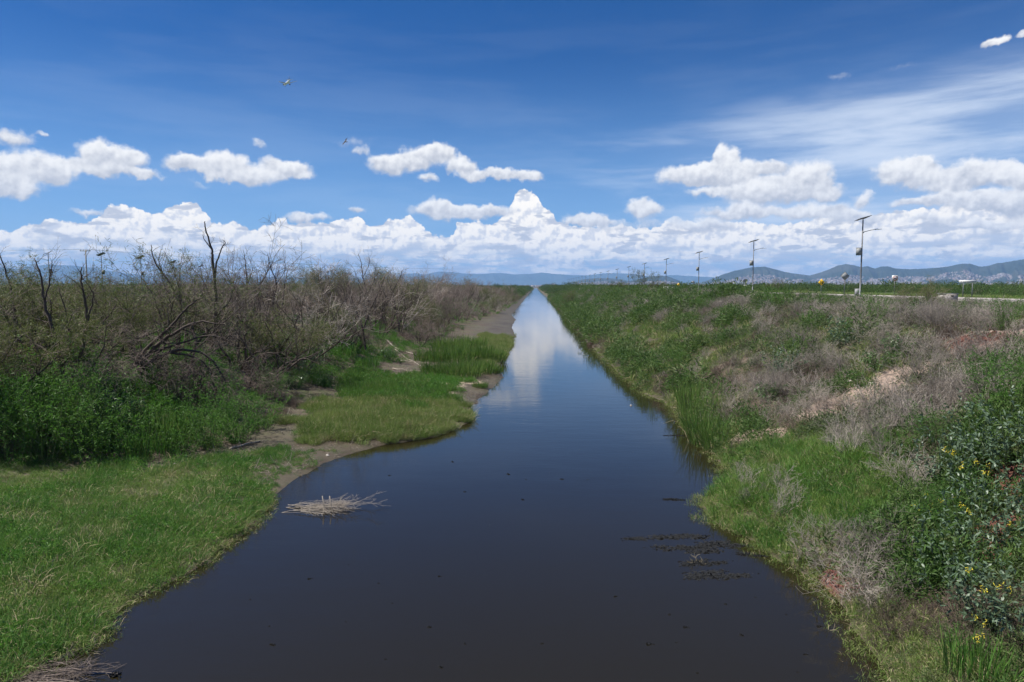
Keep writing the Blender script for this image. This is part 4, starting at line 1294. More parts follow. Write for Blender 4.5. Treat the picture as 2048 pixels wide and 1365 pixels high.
# --- the dead trees whose limbs stand out against the sky
def limb_tree(base, limbs, radii, twigs, seedlen, label, spread=0.5):
    g = ground_at(*base)
    L = []
    for pl in limbs:
        k = rng.uniform(-spread, spread)
        q = [at_depth(u, v, g.y + k * i / max(1, len(pl) - 1)) - np.array(g) for i, (u, v) in enumerate(pl)]
        if pl[0] == base: q[0] = np.array([0, 0, -0.2])
        L.append(q)
    parts = snag(L, radii, twigs, seedlen)
    return stand(parts, "dead_tree", g, 0, 1.0, label, "dead tree", "dead trees on the left bank")


limb_tree((130, 790), [[(130, 790), (122, 720), (104, 655), (88, 600), (80, 550), (68, 517)], [(88, 600), (100, 560), (104, 520)], [(130, 790), (158, 720), (172, 650), (170, 600), (162, 562), (164, 535)],
                       [(172, 650), (185, 600), (178, 570)], [(122, 720), (60, 680), (30, 640), (5, 620)], [(130, 790), (180, 740), (205, 700), (215, 640)], [(125, 740), (140, 690), (132, 630), (118, 575)]],
          [.10, .04, .085, .04, .05, .05, .06], 7, .75, "big many-limbed dark dead tree at the far left behind the green bushes")
limb_tree((40, 720), [[(40, 720), (30, 640), (24, 590), (14, 550), (-2, 503)], [(30, 640), (55, 600), (52, 575)]], [.09, .04], 4, .5, "leaning pale dead trunk at the left edge of the picture")
limb_tree((250, 752), [[(250, 752), (300, 706), (345, 668), (395, 645), (450, 650)], [(250, 752), (292, 700), (345, 650), (378, 612), (410, 590)], [(262, 748), (340, 705), (400, 705), (440, 742), (462, 800)], [(300, 706), (350, 690), (420, 672), (480, 690)],
                       [(340, 705), (400, 720), (430, 760), (445, 820)]], [.12, .10, .08, .06, .05], 10, .9, "half fallen dead tree leaning right with a drooping mop of twigs")
limb_tree((432, 712), [[(432, 712), (430, 640), (430, 576), (425, 520), (424, 500), (411, 458), (410, 443)], [(430, 576), (432, 530), (440, 505), (450, 486), (444, 480)], [(424, 500), (408, 478), (406, 463)],
                       [(430, 620), (405, 560), (380, 535)], [(430, 640), (460, 600), (468, 560)]], [.12, .06, .035, .05, .05], 3, .5, "tallest dead tree with a forked top rising above the thicket")
limb_tree((400, 700), [[(400, 700), (372, 622), (350, 582), (325, 547), (308, 520), (302, 490)], [(325, 547), (318, 520), (322, 498)], [(350, 582), (360, 550), (340, 528), (330, 505)]], [.11, .04, .035], 5, .55,
          "long dead trunk leaning left with a hooked tip above the thicket")
limb_tree((492, 690), [[(492, 690), (490, 620), (494, 570), (492, 530), (486, 500)], [(494, 570), (505, 540), (498, 515)], [(490, 620), (470, 580), (480, 548)]], [.07, .03, .03], 8, .6, "slim bare dead tree just right of the tallest one")
limb_tree((556, 690), [[(556, 690), (545, 620), (552, 570), (540, 530), (535, 508)], [(552, 570), (570, 540), (568, 515)], [(545, 620), (520, 570), (528, 540)]], [.07, .03, .035], 8, .6, "bare dead tree with thin upright limbs left of the olive crown")
limb_tree((738, 640), [[(738, 640), (734, 590), (726, 555), (722, 525), (716, 508)], [(734, 590), (716, 560), (706, 535)], [(734, 590), (748, 560), (752, 530)], [(726, 555), (738, 530), (738, 515)]], [.09, .05, .05, .04], 12, 1.0,
          "dead tree with a tall fan of fine branches breaking the skyline")
limb_tree((732, 712), [[(732, 712), (726, 660), (712, 620), (700, 590)], [(726, 660), (745, 610), (760, 580), (770, 552)], [(712, 620), (722, 590), (716, 565)]], [.10, .07, .04], 6, .6, "dark dead tree with a fork of thick black limbs above the grass slope")
limb_tree((800, 668), [[(800, 668), (792, 620), (786, 585), (798, 560), (806, 540)], [(792, 620), (770, 590), (762, 568)], [(786, 585), (775, 560), (782, 545)], [(800, 668), (815, 620), (832, 590), (838, 560)]], [.09, .06, .04, .06], 7, .6,
          "dark spreading dead tree in the middle of the left thicket")
limb_tree((300, 660), [[(300, 660), (285, 625), (262, 600), (240, 588)], [(285, 625), (300, 600), (296, 575)]], [.05, .03], 6, .5, "small crooked dead tree in front of the olive shrubs")
limb_tree((205, 700), [[(205, 700), (206, 640), (212, 600), (205, 570)], [(206, 640), (190, 600), (184, 578)]], [.05, .03], 5, .5, "pale thin dead sapling among the olive shrubs")

# --- the thicket: every shrub its own object
taken = []


def free(x, y, r):
    for a, b, c in taken:
        if (a - x) ** 2 + (b - y) ** 2 < (0.5 * (r + c)) ** 2: return False
    taken.append((x, y, r)); return True


TH_LAB = "bare grey-brown dead shrub in the dense thicket on the left bank"
TL_LAB = "olive feathery tamarisk shrub half alive in the left thicket"
cnt = 0
for tr in range(9000):
    y = 17 * (260 / 17) ** rng.random(); b = rng.uniform(1.0, 24 if y < 60 else 16)
    x = float(np.minimum(XB(y), XL(y) - .6)) - b
    u, v, d = project(np.array([x, y, float(H(x, y))]))
    if u < -260 or d < 1: continue
    near = (v > 700 and u < 600)
    sp = 2.0 + 0.010 * y
    if near and b < 5.5: continue
    if u < 500 and y < 27.5 and b < 6.5: continue
    if 560 < u < 830 and b < 3.2: continue
    if not free(x, y, sp): continue
    z = float(H(x, y)) - 0.05
    g = fbm(x * .09, y * .09, 2, 33)
    live = (g > (.42 if u < 380 else .62)) or (y > 210)
    if u > 870: live = rng.random() < 0.12
    s = rng.uniform(.80, 1.62) * (1.0 if b > 3 else .75)
    s *= .94
    if u < 330: s *= .72 if y < 45 else rng.uniform(.65, 1.1)
    if y > 110: s *= .9
    if 560 < u < 680 and live: s *= 1.0
    # keep the thicket about eye level, ragged
    k = int(rng.integers(0, 7 if not live else 3))
    if y < 62:
        stand((LIVE if live else DEAD)[k], "tamarisk_shrub" if live else "dead_shrub", (x, y, z), rng.uniform(0, 6.28), s, TL_LAB if live else TH_LAB, "shrub", "tamarisk shrubs of the left bank" if live else "dead shrubs of the left thicket")
    else:
        s *= 1.05
        o = link("tamarisk_shrub" if live else "dead_shrub", (LIVE_FAR if live else DEAD_FAR)[k], loc=(x, y, z), rot=(0, 0, rng.uniform(0, 6.28)), scale=s)
        tag(o, TL_LAB if live else TH_LAB, "shrub", "tamarisk shrubs of the left bank" if live else "dead shrubs of the left thicket")
    cnt += 1
    if cnt >= 290: break
print("thicket", cnt)

n_old = 0
for tr in range(400):
    y = 20 * (90 / 20) ** rng.random(); b = rng.uniform(3.0, 12)
    x = float(np.minimum(XB(y), XL(y) - .6)) - b; z = float(H(x, y)) - .05
    u, v, d = project(np.array([x, y, z]))
    if u < -50 or u > 900 or d < 1 or (u < 520 and y < 25): continue
    stand(OLD[n_old % 2], "dead_tree", (x, y, z), rng.uniform(0, 6.28), rng.uniform(.8, 1.15), "dark thick-limbed dead tree standing among the finer dead shrubs of the left thicket", "dead tree", "dark dead trees inside the left thicket")
    n_old += 1
    if n_old >= 24: break

# --- lush bushes in front of the thicket
G1 = "green bushes at the foot of the left bank"
for u, v, s, k, i, lab in [
    (-60, 925, 1.35, WEEDB, 0, "bright green weed bush cut off by the left edge of the picture"), (25, 930, 1.30, WEEDB, 1, "leftmost whole green weed bush above the meadow"), (95, 925, 1.25, WEEDB, 2, "round green weed bush second from the left along the meadow"),
    (165, 922, 1.2, WEEDB, 0, "green weed bush below the big dark dead tree"), (235, 918, 1.2, WEEDB, 1, "fine-leaved green bush with a dark hollow beside it"), (300, 905, 1.0, GRASSB, 1, "broad-bladed grass clump with pale shining leaves, lower of two"),
    (345, 880, 1.05, GRASSB, 0, "broad-bladed grass clump with pale shining leaves, upper of two"), (365, 912, 0.8, WEEDB, 1, "low green bush at the meadow edge below the shining grass"), (420, 900, 1.0, WEEDB, 2, "dark green bush in the shade of the drooping dead tree"),
    (475, 885, 1.0, WEEDB, 0, "deep green bush at the mud corner of the left bank"), (525, 862, 1.0, WEEDB, 1, "rightmost green bush above the brown mud inlet"), (60, 860, 1.2, WEEDB, 1, "green bush in the second row at the far left"),
    (150, 850, 1.2, WEEDB, 2, "green bush in the second row under the dead tree trunk"), (240, 850, 1.1, BROADB, 0, "leafy dark green plant behind the front bushes"), (440, 835, .9, WEEDB, 0, "green bush tangled with the tips of the drooping dead tree"),
    (545, 800, 1.0, WEEDB, 2, "green bush up the slope from the mud inlet"), (590, 775, .95, BROADB, 1, "leafy green plant beside the pale-leaved one"), (612, 752, 1.0, TOBB, 0, "pale shiny-leaved plant standing in front of the thicket"),
    (650, 775, .8, BROADB, 0, "low leafy plant just above the mud, left of the tall grass"), (640, 720, 1.1, WEEDB, 1, "bright green bush at the top of the grassy slope"), (690, 712, 1.1, GRASSB, 1, "tall bright grass clump on the green slope, left of the dark tree"),
    (735, 735, 1.0, GRASSB, 1, "tall bright grass clump on the green slope, right of the dark tree"), (780, 722, .95, BROADB, 0, "rounded leafy bush at the right end of the green slope"), (760, 700, 1.0, WEEDB, 2, "green bush behind the rounded leafy one"),
    (560, 745, 1.1, LIVE, 1, "young olive tamarisk bush low in the left thicket"), (650, 690, .8, LIVE, 0, "yellow-green tamarisk bush at the foot of the dead thicket"), (770, 650, .85, LIVE, 1, "green tamarisk bush under the spreading dark tree"),
    (845, 655, .7, TOBB, 1, "small pale-leaved plant among the dead shrubs near the mud"), (885, 690, .9, DEAD, 4, "rounded brown dead shrub drooping over the mud"), (925, 660, .55, WEEDB, 1, "bright green bush at the edge of the mud flat"), (960, 641, .55, WEEDB, 0, "small green bush at the far end of the mud flat"),
    (330, 800, .9, WEEDB, 0, "green bush between the trunks of the half fallen tree"), (190, 800, 1.0, WEEDB, 1, "green bush right of the big dead tree's foot"), (10, 800, 1.1, LIVE, 1, "shady tamarisk bush behind the leftmost green bushes")]:
    nm = {id(WEEDB): "weed_bush", id(BROADB): "leafy_bush", id(GRASSB): "grass_clump", id(TOBB): "tobacco_bush", id(LIVE): "tamarisk_shrub", id(DEAD): "dead_shrub"}[id(k)]
    plant(k, u, v, s * (1.28 if (k is WEEDB and v > 820) else 1.0), lab, "bush" if nm != "grass_clump" else "grass", nm, i=i)
MOP = dead_shrub(2.3, 9, 0.9, dens=(7, 7, 6), lean=(1.3, -.3), trop=-.10, droop=.10, r0=.04)
for u, v, s, rz, lab in [(300, 770, 1.0, 0, "drooping mop of dead branches behind the bushes in front of the half fallen tree"), (370, 790, 1.05, .3, "lower drooping mop of dead twigs hanging toward the dark green bushes"), (90, 790, .95, 2.6, "tangle of dead branches around the foot of the big dead tree"), (190, 760, .95, -.4, "dead branches fallen rightward beside the big dead tree"), (490, 780, .8, .2, "small drooping dead shrub above the mud corner")]:
    stand(MOP, "dead_shrub", ground_at(u, v), rz, s, lab, "shrub", "drooping dead shrubs at the foot of the left thicket")

# --- rushes and reeds
for u, v, s, lab in [(880, 748, 1.15, "dark green rush clump at the near left corner of the rush bed"), (920, 752, 1.3, "dark green rush clump at the near edge of the bed by the sand"), (958, 745, 1.2, "rush clump leaning over the water at the near right corner of the bed"),
                     (865, 722, 1.25, "rush clump on the left side of the bed by the driftwood"), (905, 722, 1.45, "rush clump in the middle of the bed"), (945, 718, 1.45, "tall rush clump in the right middle of the bed"), (978, 720, 1.2, "rush clump at the water on the right of the bed"),
                     (900, 700, 1.4, "rush clump at the back left of the bed"), (940, 695, 1.4, "rush clump at the back of the bed before the mud flat"), (985, 745, .6, "small arching rush tuft standing in the water beside the bed")]:
    plant(RUSH, u, v, s, lab, "rushes", "rush_clump", "rush clumps on the left shore")
for u, v, s, lab in [(722, 790, .8, "rush clump left behind the islet grass"), (762, 785, .8, "rush clump right behind the islet grass"), (800, 790, .5, "short rush tuft between the rushes and the sand"), (898, 798, .35, "tiny rush tuft standing on the pale sand"), (960, 775, .4, "sparse rush tuft at the wet edge of the sand")]:
    plant(RUSH, u, v, s, lab, "rushes", "rush_clump", "rush clumps by the islet")
for u, v, s, lab in [(1378, 815, 1.0, "reed clump at the upper end of the stand on the right bank"), (1392, 845, 1.1, "reed clump in the middle of the stand on the right bank"), (1412, 890, 1.05, "largest reed clump standing in the water at the right bank"), (1398, 868, .9, "reed clump half hidden in the middle of the right stand"),
                     (1430, 900, .8, "lowest reed clump right above the brown notch in the bank")]:
    plant(REED, u, v, s, lab, "reeds", "reed_clump", "reed clumps on the right bank")

# --- right bank
DARK = "green bushes of the right bank"
for u, v, s, k, i, lab in [
    (1353, 738, .85, WEEDB, 2, "rounded dark green bush low on the grassy right slope"), (1262, 690, .8, WEEDB, 0, "dark green bush beside the brown weeds near the water"), (1320, 668, .9, WEEDB, 1, "green bush high on the far right slope"), (1225, 712, .8, DRYB, 2, "brown dry bush hanging over the waterline"),
    (1245, 735, .55, DRYB, 0, "small bleached dry weed lying at the water's edge"), (1195, 668, .9, WEEDB, 1, "green bush far along the right bank"), (1290, 640, 1.1, WEEDB, 0, "large green bush on top of the far right bank"), (1410, 625, 1.1, WEEDB, 2, "green bush crowning the bank left of centre of the dry patch"),
    (1545, 625, 1.2, WEEDB, 0, "dark green bush at the left end of the dry patch"), (1450, 870, .5, BROADB, 0, "small broad-leaved plant beside the reeds"), (1560, 762, .9, TOBB, 0, "blue-green leafy bush among the grey dry stalks"), (1545, 800, .9, BROADB, 1, "low leafy plant below the blue-green bush"),
    (1685, 700, 1.1, TOBB, 1, "pale green leafy bush high among the grey weeds"), (1700, 675, .9, BROADB, 0, "light green leafy plant behind the pale one"), (1760, 738, .9, BROADB, 1, "green leafy plant above the bare soil track"), (1800, 712, .8, BROADB, 0, "green leafy plant at the upper end of the soil track"),
    (1620, 660, 1.0, WEEDB, 1, "green bush behind the grey weeds left of the lamp"), (1755, 650, .9, WEEDB, 0, "green bush right below the tall lamp"), (2010, 662, 1.0, WEEDB, 2, "rounded very dark green bush near the right edge"), (1850, 625, .62, LIVE, 1, "big tan and green bush rising to the road on the right"),
    (2040, 835, 1.2, WEEDB, 1, "dense dark green bush cut off by the right edge"), (1975, 800, .9, WEEDB, 0, "dark green bush left of the one at the right edge"), (1860, 905, .75, WEEDB, 2, "feathery green bush at the top of the grass patch"), (1800, 920, .7, WEEDB, 1, "small feathery green bush in the right grass"), (1560, 905, .5, WEEDB, 1, "small green bush at the left corner of the bank grass"),
    (1640, 815, .85, DRYB, 0, "grey dry bush above the end of the soil track"), (1570, 790, .95, DRYB, 1, "tall grey dry stalks leaning left beside the leafy bush"), (1505, 845, .8, DRYB, 2, "brown dry bush spread above the reeds"), (1590, 862, .8, DRYB, 2, "dark brown dry bush on the bare soil"), (1700, 835, .9, DRYB, 2, "brown dry bush below the soil track"),
    (1855, 765, 1.25, DRYB, 0, "large pale grey dry bush right of the soil track"), (1900, 800, 1.1, DRYB, 3, "wide pale grey dry bush beneath the large one"), (1945, 740, 1.1, DRYB, 1, "pale grey dry bush near the red gravel"), (1890, 665, 1.2, DRYB, 0, "pale grey dry bush on the skyline of the bank"), (1820, 655, 1.1, DRYB, 3, "wide grey dry bush behind the leafy plants"),
    (1740, 690, 1.0, DRYB, 1, "grey dry bush between the two leafy plants"), (1650, 740, 1.0, DRYB, 3, "wide grey dry bush in the middle of the dry patch"), (1610, 700, 1.0, DRYB, 0, "grey dry bush at the upper left of the dry patch"), (2000, 760, 1.0, DRYB, 1, "grey dry bush by the right edge above the dark bush"),
    (1815, 975, .75, DRYB, 0, "round grey dry bush in the middle of the right grass"), (1640, 1105, .7, DRYB, 3, "grey dry stalks lying over the lower grass"), (1735, 1200, .9, DRYB, 0, "grey dry bush just above the red gravel at the water"), (1780, 1130, .75, DRYB, 1, "grey dry bush leaning over the lower slope"), (1790, 1260, .7, DRYB, 2, "brown dry bush low on the near bank"),
    (1890, 985, .85, TOBB, 0, "blue-green leafy bush with yellow flowers beside the grey dry bush"), (1950, 930, .95, TOBB, 1, "blue-green leafy bush under the dense dark one"), (2020, 960, .95, TOBB, 0, "blue-green leafy bush at the right edge above the red soil"), (1990, 1040, .85, TOBB, 1, "blue-green leafy bush in the middle of the flowering patch"),
    (1890, 1165, .75, TOBB, 1, "spreading blue-green bush with long bare stems near the water"), (1960, 1110, .8, TOBB, 0, "blue-green bush with yellow flowers above the spreading one"), (2035, 1150, .85, TOBB, 1, "blue-green bush cut off by the right edge"), (1925, 1260, .7, TOBB, 0, "dark leafy bush low on the near right bank"),
    (2010, 1290, .8, TOBB, 1, "leafy bush in the lower right corner"), (1850, 1080, .6, WEEDB, 2, "fine green bush left of the flowering bushes"), (1890, 1060, .65, WEEDB, 0, "fine bright green bush under the flowering bushes"), (1960, 1350, .6, GRASSB, 1, "bright broad grass clump in the lower right corner"), (1720, 1070, .5, GRASSB, 1, "broad grass clump in the lower grass")]:
    nm = {id(WEEDB): "weed_bush", id(BROADB): "leafy_bush", id(GRASSB): "grass_clump", id(TOBB): "tobacco_bush", id(LIVE): "tamarisk_shrub", id(DRYB): "dry_bush"}[id(k)]
    o = plant(k, u, v, s, lab, "bush" if nm != "grass_clump" else "grass", nm, i=i)
    if "yellow" in lab or "flowering" in lab or lab.endswith("lower right corner"):
        g = Geo()
        for c in range(4):
            P0_ = np.array([rng.uniform(-.75, .45), rng.uniform(-.6, .6), rng.uniform(.7, 1.25)])
            n = 9
            D = unit(rng.normal(size=(n, 3)) + np.array([0, 0, -.4]))
            P = P0_ + rng.normal(size=(n, 3)) * .03
            Q = np.stack([P, P + D * .022, P + D * .045], 1)
            g.tubes(Q, np.tile([.003, .0035, .007], (n, 1)), 5, cap=False)
        link("flowers", g.mesh("flowers", M['flower']), parent=o)

# far clumps standing above the line of the banks
for u, v, s, lab in [(1145, 585, 1.3, "tan bush on the far right bank below the dark hill"), (1290, 585, 1.6, "small dark green tree on the plain below the saddle of the hills"), (1240, 584, 1.2, "olive bush on the plain left of the small dark tree"), (1318, 585, 1.1, "olive bush right of the small dark tree"),
                     (1562, 584, 1.3, "dark bush on the field beyond the bank"), (1542, 585, .8, "small dark bush left of the larger one on the field")]:
    y = 150.0 if u < 1400 else 190.0
    P = at_depth(u, v, y); z = float(H(P[0], P[1]))
    o = link("field_bush", LIVE_FAR[int(rng.integers(0, 3))], loc=(P[0], P[1], z - .1), rot=(0, 0, rng.uniform(0, 6)), scale=s * .85)
    tag(o, lab, "bush")


# --- driftwood, logs, floating weed
def driftwood(u, v, w, label, stakes, mat='bark_grey'):
    g = ground_at(u, v); g.z = 0.0
    n = 46
    x = rng.uniform(-w / 2, w * .15, n)
    P = np.stack([x, rng.normal(size=n) * .18, rng.uniform(.0, .10, n)], 1)
    D = unit(np.stack([np.ones(n), rng.normal(size=n) * .22, rng.uniform(.0, .22, n)], 1))
    A = polyline(P, D, rng.uniform(.5, 1.5, n), 7, .13, -.035)
    RA = (.005 + .013 * rng.random(n) ** 2)[:, None] * np.linspace(1, .35, 7)[None]
    B, RB = sprout(A, RA, 6, .15, .4, 1.0, .5, .16, .0, 4, .6, .0030, .2)
    Cc, RC = sprout(B, RB, 2, .1, .3, 1.0, .6, .16, .02, 3, .7, .003, .2)
    o = empty("driftwood_pile", g); o.scale = (1, 1, .5 if stakes else .38)
    tag(o, label, "driftwood")
    gg = Geo(); gg.tubes(A, RA, 5); link("branches", gg.mesh("branches", M[mat]), parent=o)
    gg = Geo(); gg.tubes(B, RB, 3); gg.tubes(Cc, RC, 3); link("twigs", gg.mesh("twigs", M[mat]), parent=o)
    for sx in stakes:
        q = np.array([[sx, -.12, -.2], [sx - .03, -.13, .15], [sx - .07, -.14, .72]])
        link("stake", Geo().tubes(q[None], np.array([[.014, .014, .012]]), 6).mesh("stake", M['bark_grey']), parent=o)
    return o


driftwood(640, 1018, 1.7, "pile of bleached branches floating at the tip of the left meadow", (.18, .36))
driftwood(40, 1362, 1.2, "brown brushwood lying in the lower left corner at the waterline", (), 'twig')


def log(a, b, r, label, mat='bark_grey'):
    A = np.array(ground_at(*a)); B = np.array(ground_at(*b))
    n = 7; t = np.linspace(0, 1, n)[:, None]
    q = A * (1 - t) + B * t - A
    q[:, 2] = [max(float(H(A[0] + p[0], A[1] + p[1])), 0) - A[2] + r * .7 for p in q]
    q[1:-1] += rng.normal(size=(n - 2, 3)) * r * .6
    R0 = np.linspace(r, r * .6, n)
    g = Geo().tubes(q[None], R0[None], 8)
    Bq, RB = sprout(q[None], R0[None], 5, .2, .5, 1.0, .7, .2, .05, 4, .4, .005, .1)
    g.tubes(Bq, RB, 4)
    tag(link("fallen_branch", g.mesh("fallen_branch", M[mat]), loc=A), label, "branch", "fallen branches on the left shore")


for a, b, r, lab in [((562, 838), (592, 832), .05, "short pale log on the mud at the corner of the green bushes"), ((745, 665), (835, 712), .06, "long pale dead branch sloping down from the dark tree"), ((790, 700), (845, 735), .04, "dead branch on the soil left of the rush bed"), ((785, 738), (850, 745), .035, "thin dead branch lying level behind the islet herbs"),
                     ((800, 722), (862, 728), .03, "crooked branch pointing at the rush bed"), ((500, 970), (528, 968), .015, "pale stick on the mossy mud by the meadow"), ((700, 758), (760, 765), .03, "dead branch behind the rush clumps by the islet"), ((460, 900), (520, 885), .04, "dark branch at the foot of the shady bushes")]:
    log(a, b, r, lab)

m_alg = simple_mat("dark_algae", (0.008, 0.009, 0.010), .95, var=.4, scale=20)
ALG = []
for i in range(6):
    g = Geo(); n = 60
    c = np.cumsum(rng.normal(size=(6, 2)) * np.array([.035, .018]), 0)
    a = c[rng.integers(0, 6, n)] + rng.normal(size=(n, 2)) * np.array([.018, .010])
    P = np.stack([a[:, 0], a[:, 1], rng.uniform(.001, .012, n)], 1)
    D = unit(np.stack([rng.normal(size=n), rng.normal(size=n), rng.uniform(-.05, .5, n)], 1))
    g.blades(P, D, rng.uniform(.02, .05, n), .022, .05)
    ALG.append(g.mesh("algae_clump", m_alg))
MAT = []
for i in range(4):
    g = Geo(); n = 900
    c = np.cumsum(rng.normal(size=(14, 2)) * np.array([.16, .05]), 0); c -= c.mean(0)
    a = c[rng.integers(0, 14, n)] + rng.normal(size=(n, 2)) * np.array([.07, .03])
    P = np.stack([a[:, 0], a[:, 1], rng.uniform(.0, .008, n)], 1)
    D = unit(np.stack([rng.normal(size=n), rng.normal(size=n), rng.uniform(-.05, .3, n)], 1))
    g.blades(P, D, rng.uniform(.02, .07, n), .020, .05)
    MAT.append(g.mesh("weed_mat", m_alg))
spots = [(780, 952), (1017, 950), (978, 1051), (785, 1208), (757, 1168), (545, 1290), (772, 1322), (883, 1337), (537, 1255), (1180, 1088), (1337, 1230), (1352, 1287), (1372, 1258), (1484, 1272), (1392, 1350), (1640, 1255), (1572, 1229), (1610, 1310), (1100, 945),
         (1125, 960), (1050, 960), (930, 985), (1045, 1000), (1175, 960), (880, 1155), (860, 1255), (695, 1130), (1232, 1195), (1450, 1210), (1510, 1195), (620, 1160), (500, 1200), (690, 1245), (1085, 1290), (232, 1350), (1008, 905), (1160, 900), (905, 925), (1265, 905), (1090, 865), (1400, 1010), (1595, 1345), (1300, 1290), (930, 1290)]
for i, (u, v) in enumerate(spots):
    g = ground_at(u, v)
    o = link("algae_clump", ALG[i % 6], loc=(g.x, g.y, 0), rot=(0, 0, rng.uniform(-.5, .5)), scale=.25 + 1.05 * rng.random() ** 2.5)
    tag(o, "small dark clump of rotting weed drifting on the brown water", "algae", "dark weed clumps drifting on the water")
for u, v, s, lab in [(1340, 1075, 3.4, "dark mat of drowned weed reaching out from the right bank"), (1385, 1100, 3.2, "second dark weed mat just below the first near the right bank"), (1440, 1090, 3.2, "dark weed mat against the edge of the right grass"), (1425, 1152, 3.4, "lowest dark weed mat off the right bank"), (1400, 1128, 2.6, "weed mat around the dry twig sticking out of the water"),
                     (1345, 1000, 1.5, "faint dark weed strip off the point of the right bank"), (1350, 872, 1.4, "drifting weed strip left of the reeds"), (1500, 1110, 1.6, "dark weed strip at the foot of the right grass")]:
    g = ground_at(u, v)
    o = link("weed_mat", MAT[int(rng.integers(0, 4))], loc=(g.x, g.y, 0), rot=(0, 0, rng.uniform(-.3, .3)), scale=(s * .50, s * .42, .6))
    tag(o, lab, "weed mat", "weed mats along the right bank")
g = ground_at(1398, 1128); g.z = 0
tag(link("dry_twig", tangle(5, .32, .5, 'straw', (4, 0), fine=.003, name="dry_twig"), loc=g), "pale dry twig sticking up out of the water near the right bank", "twig")
m_stone = simple_mat("pale_stone", (0.42, 0.38, 0.33), .9, var=.3, scale=14)
m_paper = simple_mat("white_litter", (0.70, 0.70, 0.68), .6, var=.1, scale=8)
STONE = []
for i in range(3):
    import bmesh
    bm = bmesh.new(); bmesh.ops.create_icosphere(bm, subdivisions=2, radius=.5)
    for vtx in bm.verts: vtx.co *= rng.uniform(.75, 1.15); vtx.co.z *= .6
    me = bpy.data.meshes.new("stone"); bm.to_mesh(me); bm.free(); me.materials.append(m_stone); STONE.append(me)
for u, v, s, lab in [(843, 806 + 20, .28, "pale stone on the tip of the sand spit"), (898, 790, .12, "small stone on the sand"), (760, 874, .2, "stone at the foot of the islet"), (655, 912, .13, "white pebble on the mud shore"), (1262, 812, .1, "stone at the right waterline"), (1700, 765, .2, "pale stone on the soil track"), (1640, 800, .3, "pale flat stone at the lower end of the soil track"),
                     (1745, 770, .22, "stone in the middle of the soil track"), (1408, 808, .16, "pale stone on the slope above the reeds"), (1655, 1172, .05, "pinkish stone in the red gravel by the water"), (1690, 1170, .06, "reddish stone on top of the gravel patch"), (350, 1140 - 210, .1, "white bit of litter below the green bushes")]:
    g = ground_at(u, v)
    me = STONE[int(rng.integers(0, 3))]
    tag(link("stone", me, loc=(g.x, g.y, max(g.z, 0) + s * .12), rot=(0, 0, rng.uniform(0, 6)), scale=s), lab, "stone")
# red volcanic rubble
m_red = simple_mat("red_lava_gravel", (0.125, 0.048, 0.036), .95, var=.5, scale=10)
V = []
g = Geo()
base = np.array([v.co[:] for v in STONE[0].vertices]); fc = np.array([p.vertices[:] for p in STONE[0].polygons])
for (u, v, r, n) in [(1668, 1160, .34, 260), (1692, 1178, .34, 220), (2035, 960, 1.0, 300), (2046, 1040, .9, 260), (1940, 682, 1.2, 260), (1990, 1090, .6, 160), (2040, 1250, .6, 160), (1955, 1150, .5, 120)]:
    c = hit(u, v)
    a = rng.normal(size=(n, 2)) * r * .55
    for k in range(n):
        x, y = c[0] + a[k, 0], c[1] + a[k, 1]
        if float(x - XR(y)) < 0.05: continue
        s = .02 + .09 * rng.random() ** 2
        g.add(base @ np.array(Euler((rng.uniform(0, 6), rng.uniform(0, 6), 0)).to_matrix()) * s + np.array([x, y, float(H(x, y)) + s * .2]), fc)
tag(link("red_rubble", g.mesh("red_rubble", m_red)), "scattered reddish volcanic rubble showing in bare spots of the right bank", "rubble", kind='stuff')

# ------------------------------------------------------------------ things people made
m_steel = simple_mat("galvanised_steel", (0.16, 0.165, 0.175), .6, .3, .1)
m_dark = simple_mat("dark_grey_paint", (0.045, 0.048, 0.055), .5, 0, .1)
m_white = simple_mat("white_paint", (0.72, 0.72, 0.70), .5, 0, .06)
m_boxg = simple_mat("grey_cabinet_paint", (0.24, 0.25, 0.25), .55, 0, .08)
m_panel = simple_mat("solar_cells", (0.012, 0.018, 0.045), .15, 0, .1)
m_back = simple_mat("panel_back", (0.10, 0.10, 0.11), .6, 0, .1)
m_yel = simple_mat("sign_yellow", (0.80, 0.50, 0.02), .5, 0, .05)
m_red2 = simple_mat("sign_red", (0.55, 0.03, 0.03), .5, 0, .05)
m_black = simple_mat("sign_black", (0.012, 0.012, 0.012), .5, 0, .05)
m_conc = simple_mat("concrete", (0.30, 0.275, 0.26), .9, 0, .18, 3)
m_wood = simple_mat("pole_concrete", (0.40, 0.38, 0.35), .85, 0, .15, 3)
m_green = simple_mat("lamp_glass", (0.65, 0.68, 0.70), .3, 0, .05)


def lathe(g, prof, c=(0, 0, 0), n=12, mat=0):
    prof = np.array(prof, float); a = np.arange(n) * 2 * math.pi / n
    V = np.stack([prof[:, None, 0] * np.cos(a)[None], prof[:, None, 0] * np.sin(a)[None], np.repeat(prof[:, 1:2], n, 1)], -1)
    k = len(prof); idx = np.arange(k * n).reshape(k, n)
    f = np.stack([idx[:-1], np.roll(idx[:-1], -1, 1), np.roll(idx[1:], -1, 1), idx[1:]], -1).reshape(-1, 4)
    return g.add(V.reshape(-1, 3) + np.array(c), f, mat)


